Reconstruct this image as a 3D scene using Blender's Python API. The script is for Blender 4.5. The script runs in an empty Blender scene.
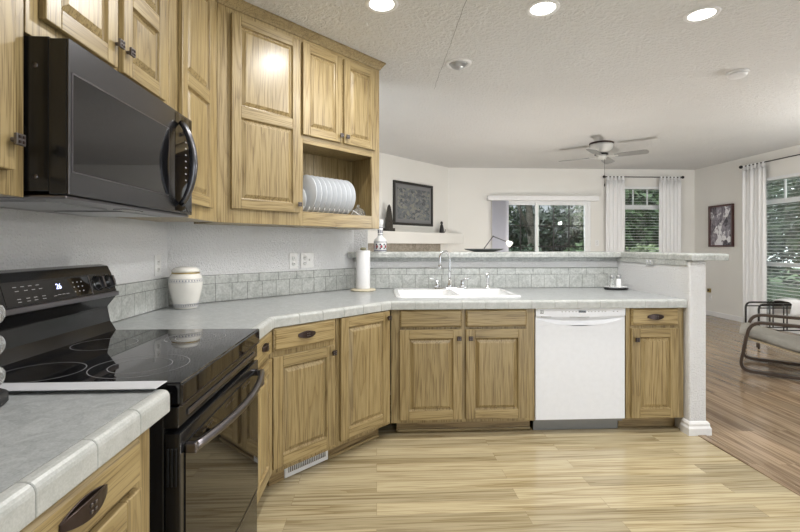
import bpy, math, random
from mathutils import Vector, Matrix

R = math.radians
S = bpy.context.scene
COL = S.collection
rng = random.Random(7)

# ------------------------------------------------------------------ camera, world, exposure
cam_d = bpy.data.cameras.new('camera')
cam = bpy.data.objects.new('camera', cam_d)
COL.objects.link(cam)
S.camera = cam
cam.location = (0, 0, 1.2366)      # the room is built 3 cm high and lowered onto the floor at the end
cam.rotation_euler = (R(90), 0, -0.0488)
cam_d.sensor_fit = 'HORIZONTAL'
cam_d.sensor_width = 36.0
cam_d.lens = 36.0 * 443.34 / 800.0
cam_d.shift_x = 0.0021
cam_d.shift_y = -0.025
cam_d.clip_start = 0.02

S.view_settings.view_transform = 'Standard'
S.view_settings.look = 'None'
S.view_settings.gamma = 1.0
S.view_settings.use_curve_mapping = False
S.view_settings.exposure = -0.08

world = bpy.data.worlds.new('overcast_sky')
S.world = world
world.use_nodes = True
wn = world.node_tree.nodes
wn['Background'].inputs['Color'].default_value = (0.90, 0.95, 1.0, 1)
wn['Background'].inputs['Strength'].default_value = 4.2

LAMP_W = 15.0          # watts of each recessed ceiling light
CEIL = 2.69
XL, XR = -1.22, 5.93   # kitchen left wall, living room right wall
YB, YF = 8.0, -2.2     # far wall, wall behind the camera


# ------------------------------------------------------------------ materials
def new_mat(name):
    m = bpy.data.materials.new(name)
    m.use_nodes = True
    nt = m.node_tree
    return m, nt, nt.nodes['Principled BSDF']


def N(nt, t, **kw):
    n = nt.nodes.new(t)
    for k, v in kw.items():
        setattr(n, k, v)
    return n


def simple(name, col, rough=0.5, metal=0.0, spec=0.5, coat=0.0, var=0.0, vscale=30, bump=0.0, bscale=80, trans=0.0):
    m, nt, b = new_mat(name)
    b.inputs['Base Color'].default_value = (*col, 1)
    b.inputs['Roughness'].default_value = rough
    b.inputs['Metallic'].default_value = metal
    b.inputs['Specular IOR Level'].default_value = spec
    b.inputs['Coat Weight'].default_value = coat
    b.inputs['Transmission Weight'].default_value = trans
    L = nt.links.new
    tc = N(nt, 'ShaderNodeTexCoord')
    # every material is procedural: a slight mottling of its own colour
    nz = N(nt, 'ShaderNodeTexNoise')
    nz.inputs['Scale'].default_value = vscale
    nz.inputs['Detail'].default_value = 4
    L(tc.outputs['Object'], nz.inputs['Vector'])
    mr = N(nt, 'ShaderNodeMapRange')
    mr.inputs['From Min'].default_value = 0.3
    mr.inputs['From Max'].default_value = 0.7
    mr.inputs['To Min'].default_value = 1 - max(var, 0.02)
    mr.inputs['To Max'].default_value = 1 + max(var, 0.02)
    L(nz.outputs['Fac'], mr.inputs['Value'])
    hs = N(nt, 'ShaderNodeHueSaturation')
    hs.inputs['Color'].default_value = (*col, 1)
    L(mr.outputs['Result'], hs.inputs['Value'])
    L(hs.outputs['Color'], b.inputs['Base Color'])
    if bump:
        n2 = N(nt, 'ShaderNodeTexNoise')
        n2.inputs['Scale'].default_value = bscale
        n2.inputs['Detail'].default_value = 3
        L(tc.outputs['Object'], n2.inputs['Vector'])
        bp = N(nt, 'ShaderNodeBump')
        bp.inputs['Strength'].default_value = bump
        bp.inputs['Distance'].default_value = 0.004
        L(n2.outputs['Fac'], bp.inputs['Height'])
        L(bp.outputs['Normal'], b.inputs['Normal'])
    return m


def ramp(nt, stops):
    r = N(nt, 'ShaderNodeValToRGB')
    e = r.color_ramp.elements
    while len(e) < len(stops):
        e.new(0.5)
    for i, (p, c) in enumerate(stops):
        e[i].position = p
        e[i].color = (*c, 1)
    return r


def wood(name, axis, cols, rough=0.38, across=1.0, coat=0.25):
    """oak: growth-ring bands stretched along AXIS of the object, with fine dark pores"""
    m, nt, b = new_mat(name)
    L = nt.links.new
    tc = N(nt, 'ShaderNodeTexCoord')
    oi = N(nt, 'ShaderNodeObjectInfo')
    ml = N(nt, 'ShaderNodeMath', operation='MULTIPLY')
    ml.inputs[1].default_value = 37.0
    L(oi.outputs['Random'], ml.inputs[0])
    ad = N(nt, 'ShaderNodeVectorMath', operation='ADD')
    L(tc.outputs['Object'], ad.inputs[0])
    cmb = N(nt, 'ShaderNodeCombineXYZ')
    for k in range(3):
        L(ml.outputs[0], cmb.inputs[k])
    L(cmb.outputs[0], ad.inputs[1])

    def mapped(along, acr):
        mp = N(nt, 'ShaderNodeMapping')
        sc = [acr, acr, acr]
        sc['XYZ'.index(axis)] = along
        mp.inputs['Scale'].default_value = sc
        L(ad.outputs[0], mp.inputs['Vector'])
        return mp
    low = N(nt, 'ShaderNodeTexNoise')
    low.inputs['Scale'].default_value = 1.0
    low.inputs['Detail'].default_value = 2.0
    L(mapped(0.5, 6.0 * across).outputs[0], low.inputs['Vector'])
    rings = N(nt, 'ShaderNodeMath', operation='MULTIPLY')
    rings.inputs[1].default_value = 13.0
    L(low.outputs['Fac'], rings.inputs[0])
    fr = N(nt, 'ShaderNodeMath', operation='FRACT')
    L(rings.outputs[0], fr.inputs[0])
    pores = N(nt, 'ShaderNodeTexNoise')
    pores.inputs['Scale'].default_value = 1.0
    pores.inputs['Detail'].default_value = 3.0
    L(mapped(5.0, 230.0 * across).outputs[0], pores.inputs['Vector'])
    board = N(nt, 'ShaderNodeTexNoise')
    board.inputs['Scale'].default_value = 1.0
    L(mapped(0.4, 3.0 * across).outputs[0], board.inputs['Vector'])
    r1 = ramp(nt, [(0.0, cols[1]), (0.35, cols[0]), (0.75, cols[0]), (1.0, cols[2])])
    L(fr.outputs[0], r1.inputs['Fac'])
    r2 = ramp(nt, [(0.38, (0.45, 0.40, 0.33)), (0.50, (1, 1, 1))])
    L(pores.outputs['Fac'], r2.inputs['Fac'])
    mx = N(nt, 'ShaderNodeMix', data_type='RGBA', blend_type='MULTIPLY')
    mx.inputs['Factor'].default_value = 0.75
    L(r1.outputs['Color'], mx.inputs['A'])
    L(r2.outputs['Color'], mx.inputs['B'])
    mr = N(nt, 'ShaderNodeMapRange')
    mr.inputs['From Min'].default_value = 0.3
    mr.inputs['From Max'].default_value = 0.7
    mr.inputs['To Min'].default_value = 0.86
    mr.inputs['To Max'].default_value = 1.12
    L(board.outputs['Fac'], mr.inputs['Value'])
    hs = N(nt, 'ShaderNodeHueSaturation')
    L(mr.outputs['Result'], hs.inputs['Value'])
    L(mx.outputs['Result'], hs.inputs['Color'])
    L(hs.outputs['Color'], b.inputs['Base Color'])
    bp = N(nt, 'ShaderNodeBump')
    bp.inputs['Strength'].default_value = 0.12
    bp.inputs['Distance'].default_value = 0.001
    L(pores.outputs['Fac'], bp.inputs['Height'])
    L(bp.outputs['Normal'], b.inputs['Normal'])
    b.inputs['Roughness'].default_value = rough
    b.inputs['Coat Weight'].default_value = coat
    b.inputs['Coat Roughness'].default_value = 0.25
    return m


def planks(name, along, plank_w, plank_l, cols, rough, seam=(0.25, 0.19, 0.11)):
    """laminate flooring running along ALONG ('X' or 'Y')"""
    m, nt, b = new_mat(name)
    L = nt.links.new
    tc = N(nt, 'ShaderNodeTexCoord')
    mp = N(nt, 'ShaderNodeMapping')
    if along == 'Y':
        mp.inputs['Rotation'].default_value = (0, 0, R(90))
    L(tc.outputs['Object'], mp.inputs['Vector'])
    br = N(nt, 'ShaderNodeTexBrick', offset=0.37, offset_frequency=2)
    br.inputs['Scale'].default_value = 1.0
    br.inputs['Brick Width'].default_value = plank_l
    br.inputs['Row Height'].default_value = plank_w
    br.inputs['Mortar Size'].default_value = 0.0009
    br.inputs['Mortar Smooth'].default_value = 0.3
    br.inputs['Bias'].default_value = 0.0
    br.inputs['Color1'].default_value = (0, 0, 0, 1)
    br.inputs['Color2'].default_value = (1, 1, 1, 1)
    br.inputs['Mortar'].default_value = (0.5, 0.5, 0.5, 1)
    L(mp.outputs[0], br.inputs['Vector'])
    # each plank shifts the grain
    ml = N(nt, 'ShaderNodeVectorMath', operation='SCALE')
    ml.inputs['Scale'].default_value = 13.7
    L(br.outputs['Color'], ml.inputs[0])
    ad = N(nt, 'ShaderNodeVectorMath', operation='ADD')
    L(mp.outputs[0], ad.inputs[0])
    L(ml.outputs[0], ad.inputs[1])

    def noise(sx, sy, det=3):
        q = N(nt, 'ShaderNodeMapping')
        q.inputs['Scale'].default_value = (sx, sy, 1)
        L(ad.outputs[0], q.inputs['Vector'])
        z = N(nt, 'ShaderNodeTexNoise')
        z.inputs['Scale'].default_value = 1.0
        z.inputs['Detail'].default_value = det
        L(q.outputs[0], z.inputs['Vector'])
        return z
    low = noise(0.35, 8.0, 2)
    k = N(nt, 'ShaderNodeMath', operation='MULTIPLY')
    k.inputs[1].default_value = 6.0
    L(low.outputs['Fac'], k.inputs[0])
    fr = N(nt, 'ShaderNodeMath', operation='FRACT')
    L(k.outputs[0], fr.inputs[0])
    rings = ramp(nt, [(0, cols[1]), (0.3, cols[0]), (0.7, cols[0]), (1, cols[2])])
    L(fr.outputs[0], rings.inputs['Fac'])
    fine = noise(3.0, 130.0, 3)
    r2 = ramp(nt, [(0.38, (0.62, 0.57, 0.50)), (0.52, (1, 1, 1))])
    L(fine.outputs['Fac'], r2.inputs['Fac'])
    mx = N(nt, 'ShaderNodeMix', data_type='RGBA', blend_type='MULTIPLY')
    mx.inputs['Factor'].default_value = 0.8
    L(rings.outputs['Color'], mx.inputs['A'])
    L(r2.outputs['Color'], mx.inputs['B'])
    # plank to plank tone
    sep = N(nt, 'ShaderNodeSeparateColor')
    L(br.outputs['Color'], sep.inputs['Color'])
    mr = N(nt, 'ShaderNodeMapRange')
    mr.inputs['To Min'].default_value = 0.80
    mr.inputs['To Max'].default_value = 1.16
    L(sep.outputs['Red'], mr.inputs['Value'])
    hs = N(nt, 'ShaderNodeHueSaturation')
    L(mr.outputs['Result'], hs.inputs['Value'])
    L(mx.outputs['Result'], hs.inputs['Color'])
    mm = N(nt, 'ShaderNodeMix', data_type='RGBA')
    L(br.outputs['Fac'], mm.inputs['Factor'])
    L(hs.outputs['Color'], mm.inputs['A'])
    mm.inputs['B'].default_value = (*seam, 1)
    L(mm.outputs['Result'], b.inputs['Base Color'])
    bp = N(nt, 'ShaderNodeBump')
    bp.inputs['Strength'].default_value = 0.08
    bp.inputs['Distance'].default_value = 0.001
    L(fine.outputs['Fac'], bp.inputs['Height'])
    L(bp.outputs['Normal'], b.inputs['Normal'])
    b.inputs['Roughness'].default_value = rough
    b.inputs['Specular IOR Level'].default_value = 0.5
    return m


def plaster(name, col, scale, strength, dist=0.004, crack=False, scale2=None):
    """painted drywall with a sprayed, knocked-down texture"""
    m, nt, b = new_mat(name)
    L = nt.links.new
    tc = N(nt, 'ShaderNodeTexCoord')
    nz = N(nt, 'ShaderNodeTexNoise')
    nz.inputs['Scale'].default_value = scale
    nz.inputs['Detail'].default_value = 3
    nz.inputs['Distortion'].default_value = 0.6
    L(tc.outputs['Object'], nz.inputs['Vector'])
    rp = ramp(nt, [(0.42, (0, 0, 0)), (0.60, (1, 1, 1))])
    L(nz.outputs['Fac'], rp.inputs['Fac'])
    bp = N(nt, 'ShaderNodeBump')
    bp.inputs['Strength'].default_value = strength
    bp.inputs['Distance'].default_value = dist
    L(rp.outputs['Color'], bp.inputs['Height'])
    L(bp.outputs['Normal'], b.inputs['Normal'])
    big = N(nt, 'ShaderNodeTexNoise')
    big.inputs['Scale'].default_value = 1.3
    L(tc.outputs['Object'], big.inputs['Vector'])
    mr = N(nt, 'ShaderNodeMapRange')
    mr.inputs['To Min'].default_value = 0.95
    mr.inputs['To Max'].default_value = 1.05
    L(big.outputs['Fac'], mr.inputs['Value'])
    hs = N(nt, 'ShaderNodeHueSaturation')
    hs.inputs['Color'].default_value = (*col, 1)
    L(mr.outputs['Result'], hs.inputs['Value'])
    out = hs.outputs['Color']
    if crack:
        # hairline drywall seam running away from the viewer at x = 0.52
        sx = N(nt, 'ShaderNodeSeparateXYZ')
        L(tc.outputs['Object'], sx.inputs[0])
        w = N(nt, 'ShaderNodeTexNoise')
        w.inputs['Scale'].default_value = 5
        L(tc.outputs['Object'], w.inputs['Vector'])
        a = N(nt, 'ShaderNodeMath', operation='MULTIPLY_ADD')
        a.inputs[1].default_value = 0.03
        L(w.outputs['Fac'], a.inputs[0])
        L(sx.outputs['X'], a.inputs[2])
        c = N(nt, 'ShaderNodeMath', operation='COMPARE')
        c.inputs[1].default_value = 0.535
        c.inputs[2].default_value = 0.0014
        L(a.outputs[0], c.inputs[0])
        y1 = N(nt, 'ShaderNodeMath', operation='LESS_THAN')
        y1.inputs[1].default_value = 4.0
        L(sx.outputs['Y'], y1.inputs[0])
        mlt = N(nt, 'ShaderNodeMath', operation='MULTIPLY')
        L(c.outputs[0], mlt.inputs[0])
        L(y1.outputs[0], mlt.inputs[1])
        mx = N(nt, 'ShaderNodeMix', data_type='RGBA')
        L(mlt.outputs[0], mx.inputs['Factor'])
        L(out, mx.inputs['A'])
        mx.inputs['B'].default_value = (0.2, 0.19, 0.17, 1)
        out = mx.outputs['Result']
    L(out, b.inputs['Base Color'])
    b.inputs['Roughness'].default_value = 0.75
    b.inputs['Specular IOR Level'].default_value = 0.3
    return m


def mottled(name, c1, c2, s1, s2, rough, bump=0.0, coat=0.0):
    m, nt, b = new_mat(name)
    L = nt.links.new
    tc = N(nt, 'ShaderNodeTexCoord')
    a = N(nt, 'ShaderNodeTexNoise')
    a.inputs['Scale'].default_value = s1
    a.inputs['Detail'].default_value = 6
    a.inputs['Distortion'].default_value = 1.2
    bb = N(nt, 'ShaderNodeTexNoise')
    bb.inputs['Scale'].default_value = s2
    bb.inputs['Detail'].default_value = 3
    L(tc.outputs['Object'], a.inputs['Vector'])
    L(tc.outputs['Object'], bb.inputs['Vector'])
    ad = N(nt, 'ShaderNodeMath', operation='MULTIPLY_ADD')
    ad.inputs[1].default_value = 0.45
    L(bb.outputs['Fac'], ad.inputs[0])
    sc = N(nt, 'ShaderNodeMath', operation='MULTIPLY')
    sc.inputs[1].default_value = 0.55
    L(a.outputs['Fac'], sc.inputs[0])
    L(sc.outputs[0], ad.inputs[2])
    r = ramp(nt, [(0.36, c1), (0.62, c2)])
    L(ad.outputs[0], r.inputs['Fac'])
    L(r.outputs['Color'], b.inputs['Base Color'])
    b.inputs['Roughness'].default_value = rough
    b.inputs['Coat Weight'].default_value = coat
    if bump:
        bp = N(nt, 'ShaderNodeBump')
        bp.inputs['Strength'].default_value = bump
        bp.inputs['Distance'].default_value = 0.002
        L(bb.outputs['Fac'], bp.inputs['Height'])
        L(bp.outputs['Normal'], b.inputs['Normal'])
    return m


def emit(name, col, s):
    m, nt, b = new_mat(name)
    b.inputs['Base Color'].default_value = (*col, 1)
    b.inputs['Emission Color'].default_value = (*col, 1)
    b.inputs['Emission Strength'].default_value = s
    return m


def pane_glass(name):
    m = bpy.data.materials.new(name)
    m.use_nodes = True
    nt = m.node_tree
    nt.nodes.remove(nt.nodes['Principled BSDF'])
    out = nt.nodes['Material Output']
    t = N(nt, 'ShaderNodeBsdfTransparent')
    t.inputs['Color'].default_value = (0.94, 0.97, 0.95, 1)
    g = N(nt, 'ShaderNodeBsdfGlossy')
    g.inputs['Roughness'].default_value = 0.01
    f = N(nt, 'ShaderNodeFresnel')
    f.inputs['IOR'].default_value = 1.35
    mx = N(nt, 'ShaderNodeMixShader')
    nt.links.new(f.outputs[0], mx.inputs[0])
    nt.links.new(t.outputs[0], mx.inputs[1])
    nt.links.new(g.outputs[0], mx.inputs[2])
    nt.links.new(mx.outputs[0], out.inputs['Surface'])
    return m


def sheer(name, col, through=0.2):
    m = bpy.data.materials.new(name)
    m.use_nodes = True
    nt = m.node_tree
    nt.nodes.remove(nt.nodes['Principled BSDF'])
    out = nt.nodes['Material Output']
    d = N(nt, 'ShaderNodeBsdfDiffuse')
    t = N(nt, 'ShaderNodeBsdfTranslucent')
    nz = N(nt, 'ShaderNodeTexNoise')
    nz.inputs['Scale'].default_value = 300
    hs = N(nt, 'ShaderNodeHueSaturation')
    hs.inputs['Color'].default_value = (*col, 1)
    mr = N(nt, 'ShaderNodeMapRange')
    mr.inputs['To Min'].default_value = 0.94
    mr.inputs['To Max'].default_value = 1.04
    nt.links.new(nz.outputs['Fac'], mr.inputs['Value'])
    nt.links.new(mr.outputs['Result'], hs.inputs['Value'])
    nt.links.new(hs.outputs['Color'], d.inputs['Color'])
    nt.links.new(hs.outputs['Color'], t.inputs['Color'])
    mx = N(nt, 'ShaderNodeMixShader')
    mx.inputs[0].default_value = through
    nt.links.new(d.outputs[0], mx.inputs[1])
    nt.links.new(t.outputs[0], mx.inputs[2])
    nt.links.new(mx.outputs[0], out.inputs['Surface'])
    return m


def print_art(name, stops, sx, sz, rough=0.25):
    """a plain made-up print: blocks and blotches"""
    m, nt, b = new_mat(name)
    L = nt.links.new
    tc = N(nt, 'ShaderNodeTexCoord')
    mp = N(nt, 'ShaderNodeMapping')
    mp.inputs['Scale'].default_value = (sx, 1, sz)
    L(tc.outputs['Object'], mp.inputs['Vector'])
    v = N(nt, 'ShaderNodeTexVoronoi')
    v.inputs['Scale'].default_value = 1.0
    L(mp.outputs[0], v.inputs['Vector'])
    nz = N(nt, 'ShaderNodeTexNoise')
    nz.inputs['Scale'].default_value = 2.0
    nz.inputs['Detail'].default_value = 5
    L(mp.outputs[0], nz.inputs['Vector'])
    sp = N(nt, 'ShaderNodeSeparateColor')
    L(v.outputs['Color'], sp.inputs['Color'])
    mix = N(nt, 'ShaderNodeMath', operation='MULTIPLY_ADD')
    mix.inputs[1].default_value = 0.45
    L(sp.outputs['Red'], mix.inputs[0])
    sc = N(nt, 'ShaderNodeMath', operation='MULTIPLY')
    sc.inputs[1].default_value = 0.6
    L(nz.outputs['Fac'], sc.inputs[0])
    L(sc.outputs[0], mix.inputs[2])
    r = ramp(nt, stops)
    L(mix.outputs[0], r.inputs['Fac'])
    L(r.outputs['Color'], b.inputs['Base Color'])
    b.inputs['Roughness'].default_value = rough
    return m


OAK = ((0.375, 0.283, 0.134), (0.26, 0.184, 0.077), (0.315, 0.23, 0.102))
M = {}
M['oakv'] = wood('oak_upright_grain', 'Z', OAK)
M['oakh'] = wood('oak_level_grain', 'X', OAK)
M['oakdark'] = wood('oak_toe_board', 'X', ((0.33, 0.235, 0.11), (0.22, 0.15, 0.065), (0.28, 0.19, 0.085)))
M['floor'] = planks('kitchen_laminate', 'X', 0.097, 1.1, ((0.50, 0.425, 0.27), (0.33, 0.26, 0.14), (0.42, 0.345, 0.205)), 0.2)
M['floor2'] = planks('living_laminate', 'Y', 0.12, 1.2, ((0.38, 0.28, 0.185), (0.19, 0.127, 0.078), (0.28, 0.198, 0.125)), 0.17)
M['wall'] = plaster('wall_paint', (0.82, 0.825, 0.835), 105, 0.7, 0.006)
M['wall_warm'] = plaster('living_wall_paint', (0.79, 0.775, 0.735), 95, 0.15, 0.003)
M['ceil'] = plaster('ceiling_texture', (0.72, 0.718, 0.705), 36, 0.6, 0.010, crack=True)
M['white'] = simple('white_paint', (0.82, 0.82, 0.82), 0.35)
M['lam'] = mottled('grey_laminate', (0.28, 0.297, 0.302), (0.44, 0.457, 0.462), 30, 230, 0.28)
M['tile'] = mottled('grey_green_tile', (0.34, 0.355, 0.34), (0.55, 0.565, 0.545), 18, 80, 0.3, 0.05)
M['tile_edge'] = mottled('pale_edge_tile', (0.40, 0.415, 0.40), (0.53, 0.54, 0.525), 18, 240, 0.33, 0.06)
M['grout'] = simple('grey_grout', (0.30, 0.31, 0.30), 0.9)
M['grout_dark'] = simple('dark_tile_grout', (0.15, 0.155, 0.15), 0.9)
M['dw'] = simple('white_enamel', (0.83, 0.85, 0.90), 0.28)
M['porc'] = simple('white_porcelain', (0.86, 0.87, 0.88), 0.12, coat=0.4)
M['black'] = simple('black_enamel', (0.012, 0.012, 0.013), 0.16, spec=0.5)
M['blackm'] = simple('black_matte', (0.015, 0.015, 0.016), 0.5)
M['glassblack'] = simple('black_glass', (0.006, 0.006, 0.007), 0.03, spec=0.6)
M['bstain'] = simple('black_stainless', (0.13, 0.13, 0.14), 0.24, metal=1.0)
M['bsteel'] = simple('dark_brushed_steel', (0.20, 0.19, 0.205), 0.28, metal=1.0)
M['mark'] = simple('printed_marks', (0.42, 0.42, 0.43), 0.5)
M['ringm'] = simple('burner_outline', (0.24, 0.24, 0.25), 0.3)
M['chrome'] = simple('chrome', (0.74, 0.75, 0.77), 0.1, metal=1.0)
M['bronze'] = simple('dark_bronze', (0.055, 0.038, 0.034), 0.32, metal=0.7)
M['pewter'] = simple('dark_pewter', (0.17, 0.155, 0.15), 0.35, metal=0.85)
M['led'] = emit('blue_display', (0.55, 0.6, 1.0), 3.0)
M['lamp'] = emit('lamp_lens', (1.0, 0.97, 0.92), 9.0)
M['ceram'] = simple('cream_ceramic', (0.78, 0.76, 0.71), 0.2, coat=0.3)
M['bluepat'] = simple('grey_blue_glaze', (0.30, 0.31, 0.35), 0.3)
M['gold'] = simple('dull_gold', (0.42, 0.32, 0.12), 0.3, metal=0.8)
M['paper'] = simple('white_paper', (0.83, 0.83, 0.84), 0.9, bump=0.15, bscale=250)
M['palewood'] = simple('pale_wood', (0.62, 0.56, 0.42), 0.5, var=0.08, vscale=60)
M['olive'] = simple('olive_wood', (0.30, 0.29, 0.18), 0.5)
M['glass'] = pane_glass('window_glass')
M['clear'] = simple('clear_glass', (0.93, 0.95, 0.94), 0.04, trans=0.85)
M['curtain'] = sheer('sheer_white_cloth', (0.96, 0.96, 0.96), 0.14)
M['vane'] = sheer('vinyl_vane', (0.86, 0.86, 0.93), 0.15)
M['slat'] = simple('white_slat', (0.78, 0.79, 0.79), 0.45)
M['vinyl'] = simple('white_vinyl', (0.82, 0.83, 0.83), 0.35)
M['iron'] = simple('dark_iron', (0.03, 0.027, 0.026), 0.4, metal=0.6)
M['brownwood'] = simple('dark_brown_bentwood', (0.06, 0.04, 0.028), 0.35, var=0.15, vscale=15)
M['cushion'] = simple('grey_beige_cushion', (0.30, 0.285, 0.25), 0.85, bump=0.3, bscale=18, var=0.06)
M['seatpad'] = simple('tan_sling', (0.42, 0.34, 0.22), 0.8)
M['frame_black'] = simple('black_frame', (0.02, 0.018, 0.016), 0.35)
M['frame_brown'] = simple('red_brown_frame', (0.07, 0.025, 0.022), 0.3)
M['art1'] = print_art('grey_print', [(0.2, (0.07, 0.075, 0.08)), (0.42, (0.14, 0.15, 0.16)), (0.55, (0.18, 0.19, 0.195)), (0.68, (0.25, 0.245, 0.20)), (0.8, (0.22, 0.23, 0.25))], 16, 24)
M['art2'] = print_art('monochrome_print', [(0.3, (0.05, 0.045, 0.055)), (0.45, (0.22, 0.20, 0.235)), (0.58, (0.36, 0.335, 0.37)), (0.64, (0.82, 0.81, 0.83))], 11, 8)
M['mat'] = simple('grey_mat_board', (0.17, 0.17, 0.175), 0.7)
M['statue'] = mottled('dark_patina', (0.018, 0.016, 0.013), (0.06, 0.05, 0.038), 30, 90, 0.7)
M['darkfig'] = simple('near_black_bronze', (0.018, 0.016, 0.016), 0.4)
M['stone'] = mottled('brown_stone', (0.22, 0.19, 0.15), (0.40, 0.36, 0.30), 10, 60, 0.6)
M['redpat'] = simple('dark_red_glaze', (0.30, 0.03, 0.05), 0.3)
M['navypat'] = simple('navy_glaze', (0.05, 0.05, 0.10), 0.3)
M['fan'] = simple('fan_white', (0.60, 0.60, 0.57), 0.45)
M['bladem'] = simple('fan_blade_grey', (0.30, 0.30, 0.29), 0.45)
M['leaf1'] = mottled('leaf_mid', (0.03, 0.06, 0.025), (0.11, 0.16, 0.07), 6, 30, 0.5)
M['leaf2'] = mottled('leaf_dark', (0.010, 0.024, 0.012), (0.042, 0.07, 0.035), 6, 30, 0.5)
M['leaf3'] = mottled('leaf_pale', (0.08, 0.125, 0.05), (0.27, 0.32, 0.17), 6, 30, 0.5)
M['bark'] = mottled('bark', (0.03, 0.025, 0.02), (0.10, 0.085, 0.07), 12, 50, 0.9)
M['lawn'] = mottled('lawn', (0.03, 0.06, 0.015), (0.08, 0.13, 0.04), 3, 40, 0.9)
M['siding'] = simple('pale_siding', (0.26, 0.265, 0.27), 0.7)
M['roofm'] = simple('grey_roof', (0.16, 0.16, 0.17), 0.8)
M['fence'] = simple('weathered_fence', (0.20, 0.18, 0.16), 0.85, var=0.15)
M['shade'] = emit('lit_lamp_shade', (1.0, 0.96, 0.86), 1.1)
M['plate_m'] = simple('white_china', (0.70, 0.73, 0.77), 0.15, coat=0.3)
M['steel'] = simple('grey_steel', (0.45, 0.46, 0.47), 0.35, metal=0.9)
M['toe'] = simple('grey_kick_plate', (0.24, 0.24, 0.235), 0.45, metal=0.3)
M['darkvoid'] = simple('dark_void', (0.01, 0.01, 0.01), 0.9)
M['outlet'] = simple('white_plastic', (0.80, 0.80, 0.79), 0.35)
M['spice'] = simple('dried_herbs', (0.20, 0.13, 0.06), 0.8, var=0.3, vscale=120)
M['greytrim'] = simple('grey_plastic_strip', (0.60, 0.61, 0.64), 0.4)
M['platter'] = simple('dark_grey_glaze', (0.10, 0.11, 0.105), 0.3)


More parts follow.
